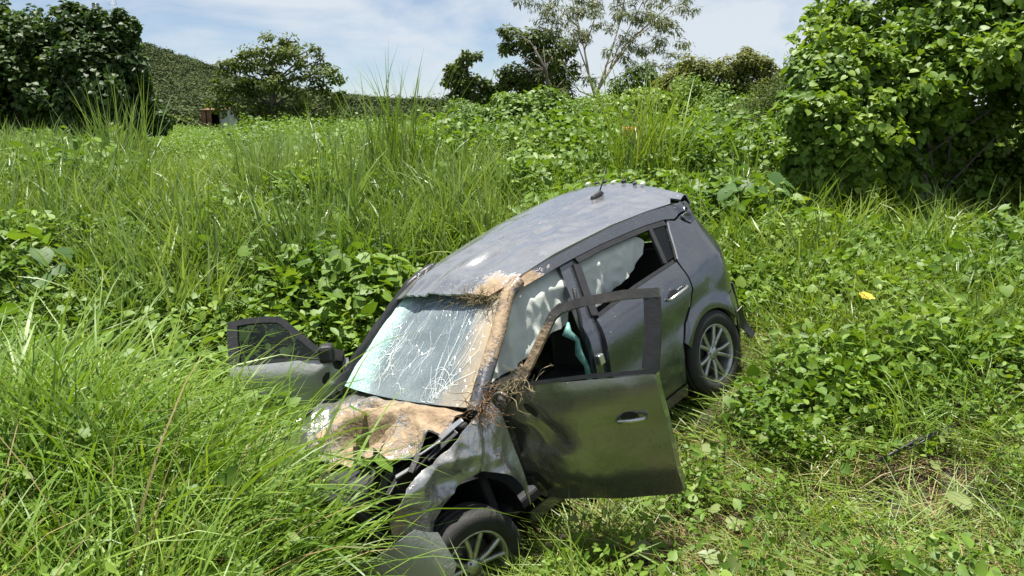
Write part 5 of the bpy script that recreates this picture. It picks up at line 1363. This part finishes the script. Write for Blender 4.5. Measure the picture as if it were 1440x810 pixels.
sheet('wall_sheet', -17 * k, -10 * k, ht, 0, M['rust'], g); sheet('wall_sheet', -9.6 * k, -3 * k, ht - .05, .02, M['rust'], g)
sheet('wall_sheet', 9 * k, 19 * k, ht - .1, 0, M['grey_sheet'], g)
rbox('back_wall', (0, 1.5, ht / 2), (36 * k, .05, ht), M['dark_inside'], g, 0)
rbox('side_wall', (-17 * k, .75, ht / 2), (.05, 1.5, ht), M['rust'], g, 0); rbox('side_wall', (19 * k, .75, ht / 2), (.05, 1.5, ht), M['grey_sheet'], g, 0)
rbox('roof', (1 * k, .75, ht + .03), (38 * k, 1.7, .05), M['rust'], g, 0, rot=(.05, 0, 0))
rbox('door_post', (8 * k, 0, ht / 2), (.07, .07, ht), M['bark'], g, 0)

# ---------------------------------------------------------------- small things on the ground
def on_ground(px, py, up=0.0):
    lo, hi = 1.0, 40.0
    for _ in range(60):
        mid = (lo + hi) / 2; p = at(px, py, mid)
        if p.z > gz(p.x, p.y) + up: lo = mid
        else: hi = mid
    return at(px, py, lo)
a, b = on_ground(1232, 650, .16), on_ground(1338, 600, .16)
tr_ = tubes('trim_strip', [([a - a, (b - a) * .25 + Vector((0, 0, .01)), (b - a) * .6 + Vector((0, 0, .015)), b - a], [.006, .011, .013, .010])], M['black'], None, 6); tr_.location = a
tag(tr_, 'long black plastic trim strip lying on the grass at right', 'trim strip')
tr2 = tubes('trim_strip', [([(b - a) * .35 + Vector((.01, -.03, .012)), (b - a) * .7 + Vector((.0, -.028, .02)), (b - a) * 1.01 + Vector((.0, -.03, .01))], [.005, .007, .004])], M['black'], None, 5); tr2.location = a
tag(tr2, 'thin black rubber seal lying along the plastic trim strip', 'rubber seal')
a, b = on_ground(778, 800, .10), on_ground(790, 752, .22)
st_ = tubes('broken_stick', [([Vector((0, 0, 0)), (b - a) * .5 + Vector((.005, 0, 0)), b - a], [.005, .005, .006]), ([b - a, b - a + Vector((.05, .0, -.02))], [.010, .009])], plain('fresh_wood', (.55, .40, .26), .8), None, 6); st_.location = a
tag(st_, 'broken pale stick poking up in the shade below the open door', 'stick')
pts = [on_ground(1205, 690, .10), on_ground(1240, 668, .12), on_ground(1285, 655, .12)]
st_ = tubes('dry_twig', [([q - pts[0] for q in pts], [.004, .004, .003])], plain('dry_wood', (.36, .28, .18), .9), None, 5); st_.location = pts[0]
tag(st_, 'thin dry twig on the brown straw below the black trim strip', 'twig')
M['yellow_leaf'] = plain('yellow_leaf', (.62, .42, .05), .5, var=.3); M['pale_leaf'] = leafmat('pale_leaf', [(.15, .20, .07), (.20, .24, .09), (.25, .28, .12)], .2, .5)
def fallen(px, py, s, mat, lab, ang, up=.12, group=None):
    V, F, v = leaves(np.zeros((1, 3)), [(.1, -.35, 1)], [(math.cos(ang), math.sin(ang), 0)], [s], HEART, np.array([.5]))
    o = link('fallen_leaf', npmesh('fallen_leaf', V, [F], mat, True, {'v': v})); o.location = on_ground(px, py, up); tag(o, lab, 'leaf', group)
GL = 'fallen leaves on the right bank'
fallen(1218, 420, .13, M['yellow_leaf'], 'single bright yellow leaf in the greenery right of the rear wheel', 1.0, .25, GL)
fallen(1152, 625, .16, M['pale_leaf'], 'large pale upturned leaf left of the black trim strip', 2.2, .14, GL)
fallen(993, 638, .14, M['pale_leaf'], 'pale leaf on the ground just right of the open door handle', .4, .14, GL)
fallen(905, 782, .12, M['pale_leaf'], 'pale round leaf at the bottom below the open door', 1.4, .12, GL)
fallen(1025, 738, .10, M['pale_leaf'], 'small pale leaf on the straw right of the open door corner', .2, .12, GL)
fallen(1345, 710, .13, M['pale_leaf'], 'pale cream leaf in the grass below the black trim strip', .8, .14, GL)
fallen(1010, 790, .11, M['pale_leaf'], 'small pale leaf lowest in the picture right of the shadow', 2.6, .12, GL)
p = at(886, 186, 11.6)
o = rbox('orange_cloth', (0, 0, 0), (.26, .10, .16), plain('orange_cloth', (.62, .22, .05), .8, var=.3), None, .04); o.location = (p.x, p.y, p.z); tag(o, 'scrap of orange showing through the tall grass behind the car roof', 'cloth')
